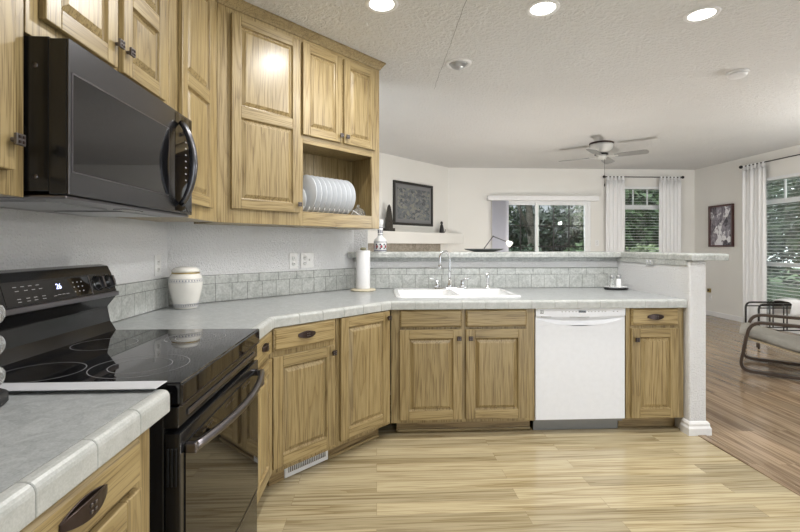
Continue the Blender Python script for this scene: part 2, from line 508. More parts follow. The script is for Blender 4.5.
# ------------------------------------------------------------------ mesh builder
class MB:
    def __init__(self):
        self.v, self.f, self.m, self.s = [], [], [], []

    def add(self, vs, fs, mat=0, smooth=False):
        o = len(self.v)
        self.v += [tuple(p) for p in vs]
        for f in fs:
            self.f.append([i + o for i in f])
            self.m.append(mat)
            self.s.append(smooth)
        return self

    def box(self, x0, x1, y0, y1, z0, z1, mat=0, M4=None):
        vs = [(x, y, z) for x in (x0, x1) for y in (y0, y1) for z in (z0, z1)]
        if M4 is not None:
            vs = [M4 @ Vector(p) for p in vs]
        return self.add(vs, [(0, 1, 3, 2), (4, 6, 7, 5), (0, 4, 5, 1), (2, 3, 7, 6), (0, 2, 6, 4), (1, 5, 7, 3)], mat)

    def prism(self, poly, z0, z1, mat=0):
        n = len(poly)
        a = sum(poly[i][0] * poly[(i + 1) % n][1] - poly[(i + 1) % n][0] * poly[i][1] for i in range(n))
        if a < 0:
            poly = poly[::-1]
        vs = [(x, y, z0) for x, y in poly] + [(x, y, z1) for x, y in poly]
        fs = [tuple(range(n - 1, -1, -1)), tuple(range(n, 2 * n))]
        fs += [(i, (i + 1) % n, n + (i + 1) % n, n + i) for i in range(n)]
        return self.add(vs, fs, mat)

    def lathe(self, prof, c=(0, 0, 0), n=28, mat=0, axis='z', smooth=True, sx=1.0, sy=1.0):
        """PROF: (radius, height) pairs"""
        vs, fs = [], []
        for r, h in prof:
            for k in range(n):
                a = 2 * math.pi * k / n
                p = (r * math.cos(a) * sx, r * math.sin(a) * sy, h)
                if axis == 'x':
                    p = (p[2], p[0], p[1])
                elif axis == 'y':
                    p = (p[1], p[2], p[0])
                vs.append((p[0] + c[0], p[1] + c[1], p[2] + c[2]))
        for j in range(len(prof) - 1):
            for k in range(n):
                k2 = (k + 1) % n
                fs.append((j * n + k, j * n + k2, (j + 1) * n + k2, (j + 1) * n + k))
        self.add(vs, fs, mat, smooth)
        o = len(self.v) - len(vs)
        if prof[0][0] > 1e-5:
            self.f.append([o + k for k in range(n)][::-1]); self.m.append(mat); self.s.append(False)
        if prof[-1][0] > 1e-5:
            b = o + (len(prof) - 1) * n
            self.f.append([b + k for k in range(n)]); self.m.append(mat); self.s.append(False)
        return self

    def tube(self, pts, r, n=8, mat=0, closed=False):
        pts = [Vector(p) for p in pts]
        m = len(pts)
        rs = r if isinstance(r, (list, tuple)) else [r] * m
        up = None
        vs = []
        for i, p in enumerate(pts):
            if closed:
                t = pts[(i + 1) % m] - pts[i - 1]
            else:
                t = pts[min(i + 1, m - 1)] - pts[max(i - 1, 0)]
            t.normalize()
            if up is None:
                up = Vector((0, 0, 1)) if abs(t.z) < 0.9 else Vector((1, 0, 0))
            u = (up - t * up.dot(t)).normalized()
            w = t.cross(u)
            up = u
            for k in range(n):
                a = 2 * math.pi * k / n
                vs.append(p + (u * math.cos(a) + w * math.sin(a)) * rs[i])
        fs = []
        for i in range(m if closed else m - 1):
            j = (i + 1) % m
            for k in range(n):
                k2 = (k + 1) % n
                fs.append((i * n + k, i * n + k2, j * n + k2, j * n + k))
        o = len(self.v)
        self.add(vs, fs, mat, True)
        if not closed:
            self.f.append([o + k for k in range(n)][::-1]); self.m.append(mat); self.s.append(False)
            b = o + (m - 1) * n
            self.f.append([b + k for k in range(n)]); self.m.append(mat); self.s.append(False)
        return self

    def loops(self, rects, mat=0, cap=True, smooth=False):
        """nested rectangles (x0,x1,z0,z1,y) facing -y, bridged outside to inside"""
        vs, fs = [], []
        for x0, x1, z0, z1, y in rects:
            vs += [(x0, y, z0), (x1, y, z0), (x1, y, z1), (x0, y, z1)]
        for j in range(len(rects) - 1):
            for k in range(4):
                k2 = (k + 1) % 4
                fs.append((j * 4 + k, j * 4 + k2, j * 4 + 4 + k2, j * 4 + 4 + k))
        if cap:
            b = (len(rects) - 1) * 4
            fs.append((b, b + 1, b + 2, b + 3))
        return self.add(vs, fs, mat, smooth)

    def ellipsoid(self, c, r, n=16, m=10, mat=0):
        vs, fs = [(c[0], c[1], c[2] - r[2])], []
        for j in range(1, m):
            t = math.pi * j / m - math.pi / 2
            for k in range(n):
                a = 2 * math.pi * k / n
                vs.append((c[0] + r[0] * math.cos(t) * math.cos(a), c[1] + r[1] * math.cos(t) * math.sin(a), c[2] + r[2] * math.sin(t)))
        vs.append((c[0], c[1], c[2] + r[2]))
        for k in range(n):
            fs.append((0, 1 + (k + 1) % n, 1 + k))
            fs.append((len(vs) - 1, len(vs) - 1 - n + k, len(vs) - 1 - n + (k + 1) % n))
        for j in range(m - 2):
            for k in range(n):
                k2 = (k + 1) % n
                fs.append((1 + j * n + k, 1 + j * n + k2, 1 + (j + 1) * n + k2, 1 + (j + 1) * n + k))
        return self.add(vs, fs, mat, True)

    def build(self, name, mats, parent=None, bevel=0.0, seg=2, loc=None, rotz=None):
        me = bpy.data.meshes.new(name)
        me.from_pydata(self.v, [], self.f)
        if not isinstance(mats, (list, tuple)):
            mats = [mats]
        for x in mats:
            me.materials.append(M[x] if isinstance(x, str) else x)
        for p, mi, sm in zip(me.polygons, self.m, self.s):
            p.material_index = mi
            p.use_smooth = sm
        me.update()
        o = bpy.data.objects.new(name, me)
        COL.objects.link(o)
        if parent is not None:
            o.parent = parent
        if loc is not None:
            o.location = loc
        if rotz is not None:
            o.rotation_euler = (0, 0, rotz)
        if bevel:
            b = o.modifiers.new('edge', 'BEVEL')
            b.width = bevel
            b.segments = seg
            b.limit_method = 'ANGLE'
            b.angle_limit = R(40)
        return o


def thing(name, label, cat, loc=(0, 0, 0), rotz=0.0, group=None):
    o = bpy.data.objects.new(name, None)
    COL.objects.link(o)
    o.empty_display_size = 0.05
    o.location = loc
    o.rotation_euler = (0, 0, rotz)
    o['label'] = label
    o['category'] = cat
    if group:
        o['group'] = group
    return o


def tag(o, label, cat, group=None):
    o['label'] = label
    o['category'] = cat
    if group:
        o['group'] = group
    return o


def struct(o):
    o['kind'] = 'structure'
    return o


def dup(root, loc, label, rotz=None):
    """a copy of a thing with copies of its parts and sub-parts"""
    r = root.copy()
    COL.objects.link(r)
    r.location = loc
    r['label'] = label
    if rotz is not None:
        r.rotation_euler = (0, 0, rotz)
    for ch in list(root.children):
        c = ch.copy()
        COL.objects.link(c)
        c.parent = r
        for g in list(ch.children):
            d = g.copy()
            COL.objects.link(d)
            d.parent = c
    return r


def text_mesh(body, size, name, mat, parent, origin, xdir, zdir, depth=0.0004):
    cu = bpy.data.curves.new(name, 'FONT')
    cu.body = body
    cu.size = size
    cu.align_x = 'CENTER'
    cu.align_y = 'CENTER'
    cu.extrude = depth
    tmp = bpy.data.objects.new('tmp_text', cu)
    COL.objects.link(tmp)
    dg = bpy.context.evaluated_depsgraph_get()
    me = bpy.data.meshes.new_from_object(tmp.evaluated_get(dg))
    bpy.data.objects.remove(tmp)
    x = Vector(xdir).normalized()
    z = Vector(zdir).normalized()
    n = x.cross(z)
    mt = Matrix(((x.x, z.x, n.x, origin[0]), (x.y, z.y, n.y, origin[1]), (x.z, z.z, n.z, origin[2]), (0, 0, 0, 1)))
    me.transform(mt)
    me.materials.clear()
    me.materials.append(M[mat])
    o = bpy.data.objects.new(name, me)
    COL.objects.link(o)
    o.parent = parent
    return o


def off_poly(pts, d):
    """offset an open polyline to its right by d, mitred"""
    out = []
    n = len(pts)
    for i in range(n):
        dirs = []
        if i > 0:
            dirs.append((Vector(pts[i]) - Vector(pts[i - 1])).normalized())
        if i < n - 1:
            dirs.append((Vector(pts[i + 1]) - Vector(pts[i])).normalized())
        ns = [Vector((t.y, -t.x)) for t in dirs]
        if len(ns) == 1:
            q = ns[0] * d
        else:
            b = (ns[0] + ns[1]).normalized()
            q = b * (d / max(0.2, b.dot(ns[0])))
        out.append((pts[i][0] + q.x, pts[i][1] + q.y))
    return out


def sweep(mb, pts, prof, mat=0, smooth=False):
    """PROF: closed list of (outward offset, z) swept along the open polyline PTS (outward = right-hand side)"""
    rows = [off_poly(pts, d) for d, z in prof]
    k, n = len(prof), len(pts)
    vs = [(rows[j][i][0], rows[j][i][1], prof[j][1]) for i in range(n) for j in range(k)]
    fs = []
    for i in range(n - 1):
        for j in range(k):
            j2 = (j + 1) % k
            fs.append((i * k + j, (i + 1) * k + j, (i + 1) * k + j2, i * k + j2))
    fs.append(tuple(range(k)))
    fs.append(tuple(range((n - 1) * k + k - 1, (n - 1) * k - 1, -1)))
    mb.add(vs, fs, mat, smooth)


def edge_tiles(mb, pts, prof, tile, gap=0.0017, mat=0, first=None):
    """cut a swept edging into separate pieces with open joints between; mitres at the corners"""
    for a in range(len(pts) - 1):
        p, q = Vector(pts[a]), Vector(pts[a + 1])
        L = (q - p).length
        t = (q - p) / L
        nrm = Vector((t.y, -t.x))

        def mitre(i, d):
            return Vector(off_poly(pts, d)[i])
        cuts = []
        s = tile if first is None or a else first
        while s < L - 0.03:
            cuts.append(s)
            s += tile
        cuts = [0.0] + cuts + [L]
        for i in range(len(cuts) - 1):
            s0 = cuts[i] + (gap / 2 if cuts[i] > 0 else 0)
            s1 = cuts[i + 1] - (gap / 2 if cuts[i + 1] < L else 0)
            k = len(prof)
            vs = []
            for s, end in ((s0, 0), (s1, 1)):
                for d, z in prof:
                    if s == 0.0:
                        w = mitre(a, d)
                    elif s == L:
                        w = mitre(a + 1, d)
                    else:
                        w = p + t * s + nrm * d
                    vs.append((w.x, w.y, z))
            fs = [(j, k + j, k + (j + 1) % k, (j + 1) % k) for j in range(k)]
            fs += [tuple(range(k)), tuple(range(2 * k - 1, k - 1, -1))]
            mb.add(vs, fs, mat, False)


# ------------------------------------------------------------------ room shell
K_WALL = 3.87                      # diagonal kitchen wall: y - x = K_WALL
HW_Y = 3.68                        # face of the half wall behind the sink
HX0, HX1 = 2.05, 2.165             # half wall at the right end
HY0 = 2.81

fl = struct(MB().box(-1.4, 2.11, YF - 0.1, HW_Y + 0.06, -0.05, 0).build('floor', 'floor'))
MB_ = MB()
MB_.prism([(2.11, YF - 0.1), (XR + 0.15, YF - 0.1), (XR + 0.15, YB + 0.15), (-2.6, YB + 0.15), (-2.6, HW_Y + 0.06), (2.11, HW_Y + 0.06)], -0.05, 0.0)
struct(MB_.build('floor_living', 'floor2'))
ts = MB()
ts.box(2.09, 2.145, YF, HY0 - 0.02, -0.004, 0.006)
struct(ts.build('trim_1', 'floor2', bevel=0.004))

struct(MB().box(-2.6, XR + 0.15, YF - 0.1, YB + 0.15, CEIL, CEIL + 0.1).build('ceiling', 'ceil'))

# kitchen left wall + diagonal + short return, one continuous plaster run
WLY = K_WALL + XL                  # where left wall meets the diagonal
WRX = HW_Y - K_WALL
mb = MB()
mb.prism([(XL, YF), (XL, WLY), (WRX, HW_Y), (-0.075, HW_Y), (-0.075, HW_Y + 0.12), (WRX - 0.05, HW_Y + 0.12), (XL - 0.12, WLY + 0.05), (XL - 0.12, YF)], 0, CEIL)
struct(mb.build('wall_left', 'wall'))

# half wall under the bar
mb = MB()
mb.prism([(-0.075, HW_Y), (HX0, HW_Y), (HX0, HY0), (HX1, HY0), (HX1, HW_Y + 0.115), (-0.075, HW_Y + 0.115)], 0, 1.169)
struct(mb.build('wall_bar', 'wall', bevel=0.012))

# living room walls
FW = 6.70                          # diagonal fireplace wall: y - x = FW
mb = MB()
mb.prism([(YB - FW, YB), (-1.5, FW - 1.5), (-1.5, 3.78), (-1.62, 3.78), (-1.62, FW - 1.45), (YB - FW - 0.05, YB + 0.12)], 0, CEIL)
struct(mb.build('wall_fireplace', 'wall_warm'))

SX0, SX1, SZ1 = 2.26, 3.95, 2.11  # sliding door opening
WX0, WX1, WZ0, WZ1 = 4.47, 5.38, 0.45, 2.37   # back window
mb = MB()
y0, y1 = YB, YB + 0.13
mb.box(YB - FW - 0.05, SX0, y0, y1, 0, CEIL)
mb.box(SX0, SX1, y0, y1, SZ1, CEIL)
mb.box(SX1, WX0, y0, y1, 0, CEIL)
mb.box(WX0, WX1, y0, y1, 0, WZ0)
mb.box(WX0, WX1, y0, y1, WZ1, CEIL)
mb.box(WX1, XR + 0.13, y0, y1, 0, CEIL)
struct(mb.build('wall_back', 'wall_warm'))

RY0, RY1, RZ0, RZ1 = 4.55, 6.68, 0.30, 2.30   # right window
mb = MB()
x0, x1 = XR, XR + 0.13
mb.box(x0, x1, RY1, YB, 0, CEIL)
mb.box(x0, x1, RY0, RY1, 0, RZ0)
mb.box(x0, x1, RY0, RY1, RZ1, CEIL)
mb.box(x0, x1, YF, RY0, 0, CEIL)
struct(mb.build('wall_right', 'wall_warm'))

# unseen wall behind the camera; its wide opening is added for fill daylight
mb = MB()
mb.box(XL - 0.12, 1.2, YF - 0.1, YF, 0, CEIL)
mb.box(1.2, 4.4, YF - 0.1, YF, 2.3, CEIL)
mb.box(4.4, XR + 0.13, YF - 0.1, YF, 0, CEIL)
struct(mb.build('wall_front', 'wall'))

# baseboards
mb = MB()
mb.box(XR - 0.014, XR, YF + 0.02, YB - 0.002, 0, 0.085)
struct(mb.build('baseboard_right', 'white', bevel=0.004))
mb = MB()
mb.box(SX1 + 0.07, XR - 0.014, YB - 0.014, YB, 0, 0.085)
struct(mb.build('baseboard_back', 'white', bevel=0.004))
mb = MB()
prof = [(0.0, 0), (0.020, 0), (0.020, 0.045), (0.013, 0.058), (0.013, 0.072), (0.006, 0.085), (0.0, 0.088)]
sweep(mb, [(HX0 - 0.0, HY0 + 0.065), (HX0, HY0), (HX1, HY0), (HX1, HW_Y + 0.115)], prof)
struct(mb.build('baseboard_bar', 'white'))

# ------------------------------------------------------------------ windows
def sash(mb, axis, a0, a1, z0, z1, at, w, th, mat=0):
    """rectangular frame lying in a plane"""
    def bx(p0, p1, q0, q1):
        if axis == 'x':
            mb.box(p0, p1, at - th / 2, at + th / 2, q0, q1, mat)
        else:
            mb.box(at - th / 2, at + th / 2, p0, p1, q0, q1, mat)
    bx(a0, a0 + w, z0, z1)
    bx(a1 - w, a1, z0, z1)
    bx(a0 + w, a1 - w, z0, z0 + w)
    bx(a0 + w, a1 - w, z1 - w, z1)


def bars(mb, axis, a0, a1, z0, z1, at, na, nz, w, th, mat=0):
    for i in range(1, na):
        c = a0 + (a1 - a0) * i / na
        if axis == 'x':
            mb.box(c - w / 2, c + w / 2, at - th / 2, at + th / 2, z0, z1, mat)
        else:
            mb.box(at - th / 2, at + th / 2, c - w / 2, c + w / 2, z0, z1, mat)
    for i in range(1, nz):
        c = z0 + (z1 - z0) * i / nz
        if axis == 'x':
            mb.box(a0, a1, at - th / 2, at + th / 2, c - w / 2, c + w / 2, mat)
        else:
            mb.box(at - th / 2, at + th / 2, a0, a1, c - w / 2, c + w / 2, mat)


# sliding patio door
mb = MB(); sash(mb, 'x', SX0, SX1, 0, SZ1, YB + 0.07, 0.05, 0.12)
sd = struct(mb.build('door_1', 'vinyl', bevel=0.003))
MID = 2.96
mb = MB(); sash(mb, 'x', SX0 + 0.05, MID + 0.04, 0.05, SZ1 - 0.04, YB + 0.085, 0.045, 0.04); mb.build('door_sash', 'vinyl', sd, bevel=0.003)
mb = MB(); sash(mb, 'x', MID - 0.04, SX1 - 0.05, 0.05, SZ1 - 0.04, YB + 0.045, 0.05, 0.04); mb.build('door_sash', 'vinyl', sd, bevel=0.003)
mb = MB(); bars(mb, 'x', SX0 + 0.105, MID - 0.015, 0.105, SZ1 - 0.085, YB + 0.080, 2, 5, 0.018, 0.008); mb.build('muntin_grid', 'iron', sd)
mb = MB(); bars(mb, 'x', MID + 0.02, SX1 - 0.11, 0.11, SZ1 - 0.09, YB + 0.040, 3, 5, 0.018, 0.008); mb.build('muntin_grid', 'iron', sd)
MB().box(SX0 + 0.105, MID - 0.015, YB + 0.086, YB + 0.090, 0.105, SZ1 - 0.085).build('pane', 'glass', sd)
MB().box(MID + 0.02, SX1 - 0.11, YB + 0.046, YB + 0.050, 0.11, SZ1 - 0.09).build('pane', 'glass', sd)

# back window: transom grid over a tall pane
mb = MB(); sash(mb, 'x', WX0, WX1, WZ0, WZ1, YB + 0.07, 0.045, 0.1)
w1 = struct(mb.build('window_1', 'vinyl', bevel=0.003))
mb = MB(); mb.box(WX0 + 0.045, WX1 - 0.045, YB + 0.05, YB + 0.09, 1.955, 2.03); mb.build('transom_rail', 'vinyl', w1, bevel=0.003)
mb = MB(); bars(mb, 'x', WX0 + 0.045, WX1 - 0.045, 2.03, WZ1 - 0.045, YB + 0.07, 3, 1, 0.02, 0.02); mb.build('muntin_grid', 'vinyl', w1)
MB().box(WX0 + 0.045, WX1 - 0.045, YB + 0.086, YB + 0.090, WZ0 + 0.045, WZ1 - 0.045).build('pane', 'glass', w1)
mb = MB(); mb.box(WX0 - 0.06, WX1 + 0.06, YB - 0.035, YB - 0.001, WZ0 - 0.035, WZ0); mb.build('window_sill', 'white', w1, bevel=0.004)

# right window
mb = MB(); sash(mb, 'y', RY0, RY1, RZ0, RZ1, XR + 0.07, 0.045, 0.1)
w2 = struct(mb.build('window_2', 'vinyl', bevel=0.003))
mb = MB(); mb.box(XR + 0.05, XR + 0.09, RY0 + 0.045, RY1 - 0.045, 1.90, 1.97); mb.box(XR + 0.05, XR + 0.09, RY0 + 0.045, RY1 - 0.045, 0.96, 1.02)
mb.build('cross_rail', 'vinyl', w2, bevel=0.003)
mb = MB(); bars(mb, 'y', RY0 + 0.045, RY1 - 0.045, 1.97, RZ1 - 0.045, XR + 0.07, 5, 1, 0.02, 0.02); mb.build('muntin_grid', 'vinyl', w2)
MB().box(XR + 0.086, XR + 0.090, RY0 + 0.045, RY1 - 0.045, RZ0 + 0.045, RZ1 - 0.045).build('pane', 'glass', w2)
mb = MB(); mb.box(XR - 0.03, XR - 0.001, RY0 - 0.05, RY1 + 0.02, RZ0 - 0.035, RZ0); mb.build('window_sill', 'white', w2, bevel=0.004)

# ------------------------------------------------------------------ ceiling lights
def ceiling_light(x, y, label):
    t = thing('ceiling_light', label, 'ceiling light', (x, y, CEIL), 0, 'recessed ceiling lights')
    MB().lathe([(0.072, -0.002), (0.076, -0.006), (0.094, -0.006), (0.098, -0.001), (0.098, 0.0)], n=40).build('trim_ring', 'white', t)
    MB().lathe([(0.0, -0.0045), (0.05, -0.004), (0.072, -0.002), (0.072, 0.0)], n=40).build('lens', 'lamp', t)
    ld = bpy.data.lights.new('lamp_glow', 'AREA')
    ld.shape = 'DISK'
    ld.size = 0.14
    ld.energy = LAMP_W
    ld.color = (1.0, 0.985, 0.96)
    lo = bpy.data.objects.new('lamp_glow', ld)
    COL.objects.link(lo)
    lo.parent = t
    lo.location = (0, 0, -0.012)


ceiling_light(0.03, 2.61, 'lit recessed ceiling light nearest the oak wall cabinets')
ceiling_light(0.995, 2.61, 'lit recessed ceiling light between the other two')
ceiling_light(1.995, 2.63, 'lit recessed ceiling light above the white end wall')
for i, (x, y) in enumerate(((0.03, 1.2), (0.995, 1.2), (1.995, 1.2))):  # added row, outside the view, for extra light in the kitchen
    ceiling_light(x, y, 'added recessed ceiling light, unseen outside the view, for extra light')

def added_floor_lamp(x, y, label, watts):  # added torch lamp, never in view, brightens the far room
    t = thing('added_floor_lamp', label, 'floor lamp', (x, y, 0), 0, 'added torch floor lamps')
    MB().lathe([(0.14, 0), (0.145, 0.006), (0.14, 0.02), (0.02, 0.03)], n=32).build('base', 'iron', t)
    MB().lathe([(0.012, 0.03), (0.012, 1.74)], n=12).build('pole', 'iron', t)
    mb = MB(); mb.lathe([(0.012, 1.70), (0.05, 1.735), (0.12, 1.775), (0.165, 1.84), (0.160, 1.84), (0.115, 1.78), (0.05, 1.742), (0.0, 1.735)], n=36); mb.build('bowl_shade', 'white', t)
    MB().ellipsoid((0, 0, 1.80), (0.03, 0.03, 0.045), 14, 10).build('bulb', 'lamp', t)
    ld = bpy.data.lights.new('bulb_glow', 'POINT')
    ld.energy = watts
    ld.shadow_soft_size = 0.05
    ld.color = (1.0, 0.98, 0.95)
    lo = bpy.data.objects.new('bulb_glow', ld)
    COL.objects.link(lo)
    lo.parent = t
    lo.location = (0, 0, 1.90)


def added_uplight(x, y, label, watts):  # added can lamp, unseen behind the bar, lifts the far walls and ceiling
    t = thing('added_uplight', label, 'lamp', (x, y, 0.03))
    MB().lathe([(0.085, 0), (0.09, 0.005), (0.09, 0.26), (0.082, 0.262), (0.080, 0.16), (0.0, 0.155)], n=32).build('can_shade', 'iron', t)
    MB().ellipsoid((0, 0, 0.21), (0.04, 0.04, 0.05), 14, 10).build('bulb', 'lamp', t)
    ld = bpy.data.lights.new('bulb_glow', 'POINT')
    ld.energy = watts
    ld.shadow_soft_size = 0.12
    ld.color = (1.0, 0.98, 0.95)
    lo = bpy.data.objects.new('bulb_glow', ld)
    COL.objects.link(lo)
    lo.parent = t
    lo.location = (0, 0, 0.36)


added_uplight(2.1, 5.3, 'black can lamp added on the far room floor for light, unseen behind the bar', 85.0)
added_floor_lamp(5.35, 3.4, 'torch floor lamp added to light the far room, unseen to the right', 120.0)

# ------------------------------------------------------------------ cabinet kit (local frame: x along the face, y into the wall, z up)
def panel_door(parent, x0, x1, z0, z1, mids=(), stile=0.058, th=0.02, name='door', yb=-0.001):
    mb = MB()
    yf = yb - th
    mb.box(x0, x0 + stile, yf, yb, z0, z1, 0)
    mb.box(x1 - stile, x1, yf, yb, z0, z1, 0)
    zs = [z0] + list(mids) + [z1]
    a, b = x0 + stile, x1 - stile
    rails = [(z0, z0 + stile)] + [(m - 0.034, m + 0.034) for m in mids] + [(z1 - stile, z1)]
    for q0, q1 in rails:
        mb.box(a, b, yf, yb, q0, q1, 1)
    for i in range(len(rails) - 1):
        c, d = rails[i][1], rails[i + 1][0]
        fr = []
        for ins, y in ((0.0, yf + 0.001), (0.004, yf + 0.012), (0.009, yf + 0.013), (0.030, yf + 0.002), (0.032, yf + 0.002)):
            fr.append((a + ins, b - ins, c + ins, d - ins, y))
        mb.loops(fr, 0)
    return mb.build(name, ['oakv', 'oakh'], parent, bevel=0.003)


def drawer_front(parent, x0, x1, z0, z1, th=0.02, name='drawer', yb=-0.001):
    mb = MB()
    yf = yb - th
    mb.loops([(x0, x1, z0, z1, yb), (x0, x1, z0, z1, yf + 0.009), (x0 + 0.004, x1 - 0.004, z0 + 0.004, z1 - 0.004, yf + 0.007),
              (x0 + 0.010, x1 - 0.010, z0 + 0.010, z1 - 0.010, yf), (x0 + 0.02, x1 - 0.02, z0 + 0.02, z1 - 0.02, yf)], 0)
    return mb.build(name, ['oakh'], parent)


def knob(parent, x, z, y=-0.021, mats=('bronze', 'pewter')):
    mb = MB()
    mb.lathe([(0.006, 0.0), (0.006, -0.016)], (x, y, z), 12, 0, 'y')
    mb.box(x - 0.014, x + 0.014, y - 0.023, y - 0.015, z - 0.014, z + 0.014)
    for sx in (-1, 1):
        for sz in (-1, 1):
            mb.box(x + sx * 0.006 - 0.0036, x + sx * 0.006 + 0.0036, y - 0.0255, y - 0.023, z + sz * 0.006 - 0.0036, z + sz * 0.006 + 0.0036, 1)
    return mb.build('knob', list(mats), parent, bevel=0.0012)


def pull(parent, x, z, y=-0.021, w=0.112):
    """bowed cup pull: an arched band, tapering to its ends, with four little squares"""
    mb = MB()
    n = 22
    pr = []
    for i in range(n + 1):
        u = -1 + 2 * i / n
        out = 0.004 + 0.013 * (1 - u * u)
        hh = 0.0065 + 0.0115 * (1 - u * u)
        pr.append((x + u * w / 2, y - out, hh))
    vs, fs = [], []
    for px, py, hh in pr:
        vs += [(px, py, z - hh), (px, py, z + hh), (px, py + 0.004, z + hh), (px, py + 0.004, z - hh)]
    for i in range(n):
        for k in range(4):
            k2 = (k + 1) % 4
            fs.append((i * 4 + k, (i + 1) * 4 + k, (i + 1) * 4 + k2, i * 4 + k2))
    fs += [(0, 1, 2, 3), (4 * n + 3, 4 * n + 2, 4 * n + 1, 4 * n)]
    mb.add(vs, fs, 0, False)
    # lens shaped back plate
    bv = []
    for i in range(n + 1):
        u = -1 + 2 * i / n
        hh = 0.0065 + 0.0115 * (1 - u * u)
        bv += [(x + u * w / 2, y - 0.003, z - hh), (x + u * w / 2, y - 0.003, z + hh), (x + u * w / 2, y, z - hh), (x + u * w / 2, y, z + hh)]
    bf = []
    for i in range(n):
        a = i * 4
        b = a + 4
        bf += [(a, b, b + 1, a + 1), (a + 1, b + 1, b + 3, a + 3), (a, a + 2, b + 2, b)]
    mb.add(bv, bf, 0)
    for sx in (-1, 1):
        for sz in (-1, 1):
            mb.box(x + sx * 0.006 - 0.003, x + sx * 0.006 + 0.003, y - 0.0190, y - 0.0165, z + sz * 0.006 - 0.003, z + sz * 0.006 + 0.003, 1)
    return mb.build('handle', ['bronze', 'pewter'], parent, bevel=0.0008, seg=1)


def cabinet(label, origin, rotz, w, z0, z1, depth, cz1=None, cat='cabinet', name='wall_cabinet', group=None, trap=None):
    cz1 = cz1 or z1
    t = thing(name, label, cat, (origin[0], origin[1], 0), rotz, group)
    if trap is None:
        MB().box(0.001, w - 0.001, 0.02, depth, z0 + 0.001, cz1).build('carcass', 'oakv', t)
    else:
        MB().prism(trap, z0 + 0.001, cz1).build('carcass', 'oakv', t)
    MB().box(0.001, w - 0.001, 0, 0.0195, z0, z1).build('face_frame', 'oakv', t, bevel=0.002)
    return t


UZ0, UZ1 = 1.40, 2.645
UX = -0.895
K_UP = 3.43
UG = 'oak wall cabinets'
# near wall cabinet (cut by the picture's left edge)
t = cabinet('oak wall cabinet left of the microwave, cut off by the left edge of the photo', (UX, 0.42), R(90), 0.752, 1.39, UZ1, 0.32, group=UG)
d = panel_door(t, 0.03, 0.365, 1.45, 2.60, (2.045,)); knob(d, 0.345, 1.53, mats=('pewter', 'bronze'))
d = panel_door(t, 0.380, 0.700, 1.45, 2.60, (2.045,)); knob(d, 0.687, 1.522, mats=('pewter', 'bronze'))
# over the microwave
t = cabinet('short two-door oak wall cabinet directly above the microwave', (UX, 1.175), R(90), 0.782, 1.812, UZ1, 0.32, group=UG)
d = panel_door(t, 0.044, 0.372, 1.868, 2.60, (2.16,)); knob(d, 0.358, 1.945, mats=('pewter', 'bronze'))
d = panel_door(t, 0.405, 0.716, 1.868, 2.60, (2.16,)); knob(d, 0.424, 1.945, mats=('pewter', 'bronze'))
# tall one between microwave and corner
t = cabinet('tall narrow oak wall cabinet between the microwave and the inside corner', (UX, 1.959), R(90), 0.576, UZ0, UZ1, 0.32, group=UG)
panel_door(t, 0.085, 0.470, 1.468, 2.605, (2.047,))

# diagonal cabinet with plate cubby
CP = (UX, K_UP + UX)
DW_ = 1.294
t = thing('wall_cabinet', 'oak wall cabinet on the diagonal wall, with an open plate cubby', 'cabinet', (CP[0], CP[1], 0), R(45), UG)
mb = MB()
CU0, CU1, CZ0, CZ1 = 0.580, 1.212, 1.495, 1.945
mb.box(0.002, 0.57, 0.02, 0.308, UZ0 + 0.001, UZ1)
mb.box(0.57, DW_ - 0.001, 0.02, 0.308, CZ1 + 0.012, UZ1)
mb.box(0.57, DW_ - 0.001, 0.02, 0.308, UZ0 + 0.001, CZ0 - 0.012)
mb.box(DW_ - 0.02, DW_ - 0.001, 0.02, 0.308, CZ0 - 0.012, CZ1 + 0.012)
mb.box(0.57, DW_ - 0.02, 0.298, 0.308, CZ0 - 0.012, CZ1 + 0.012)
for i in range(9):
    q = 0.575 + i * 0.078
    mb.box(q + 0.002, min(q + 0.076, DW_ - 0.021), 0.292, 0.298, CZ0 - 0.01, CZ1 + 0.01)
mb.build('carcass', 'oakv', t)
mb = MB()
mb.box(0.001, CU0, 0, 0.0195, UZ0, UZ1, 0)
mb.box(CU1, DW_, 0, 0.0195, UZ0, UZ1, 0)
mb.box(CU0, CU1, 0, 0.0195, UZ0, CZ0, 1)
mb.box(CU0, CU1, 0, 0.0195, CZ1, UZ1, 1)
mb.build('face_frame', ['oakv', 'oakh'], t, bevel=0.002)
d = panel_door(t, 0.078, 0.546, 1.482, 2.603, (2.047,)); knob(d, 0.530, 1.535, mats=('pewter', 'bronze'))
d = panel_door(t, 0.568, 0.902, 1.998, 2.603); knob(d, 0.884, 2.045, mats=('pewter', 'bronze'))
d = panel_door(t, 0.922, 1.238, 1.998, 2.603); knob(d, 0.940, 2.045, mats=('pewter', 'bronze'))
UPPER = t

# crown moulding along all wall cabinets
mb = MB()
prof = [(0.0, UZ1 - 0.012), (0.006, UZ1 - 0.012), (0.012, UZ1), (0.030, CEIL - 0.018), (0.036, CEIL - 0.012), (0.036, CEIL - 0.001), (-0.02, CEIL - 0.001), (-0.02, UZ1 + 0.002), (0.0, UZ1 + 0.002)]
ex, ey = CP[0] + DW_ * math.cos(R(45)), CP[1] + DW_ * math.sin(R(45))
sweep(mb, [(UX, 0.40), (UX, CP[1]), (ex, ey), (ex - 0.2, ey + 0.2)], prof)
tag(mb.build('crown_molding', 'oakh'), 'oak crown molding along the top of the wall cabinets at the ceiling', 'molding')

# ------------------------------------------------------------------ base cabinets
BZ0, BZ1 = 0.122, 0.876
BX = -0.535
BK = 2.77
BG = 'oak base cabinets'


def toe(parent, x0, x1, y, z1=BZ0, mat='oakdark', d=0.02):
    return MB().box(x0, x1, y, y + d, 0.031, z1).build('toe_kick', mat, parent, bevel=0.002)


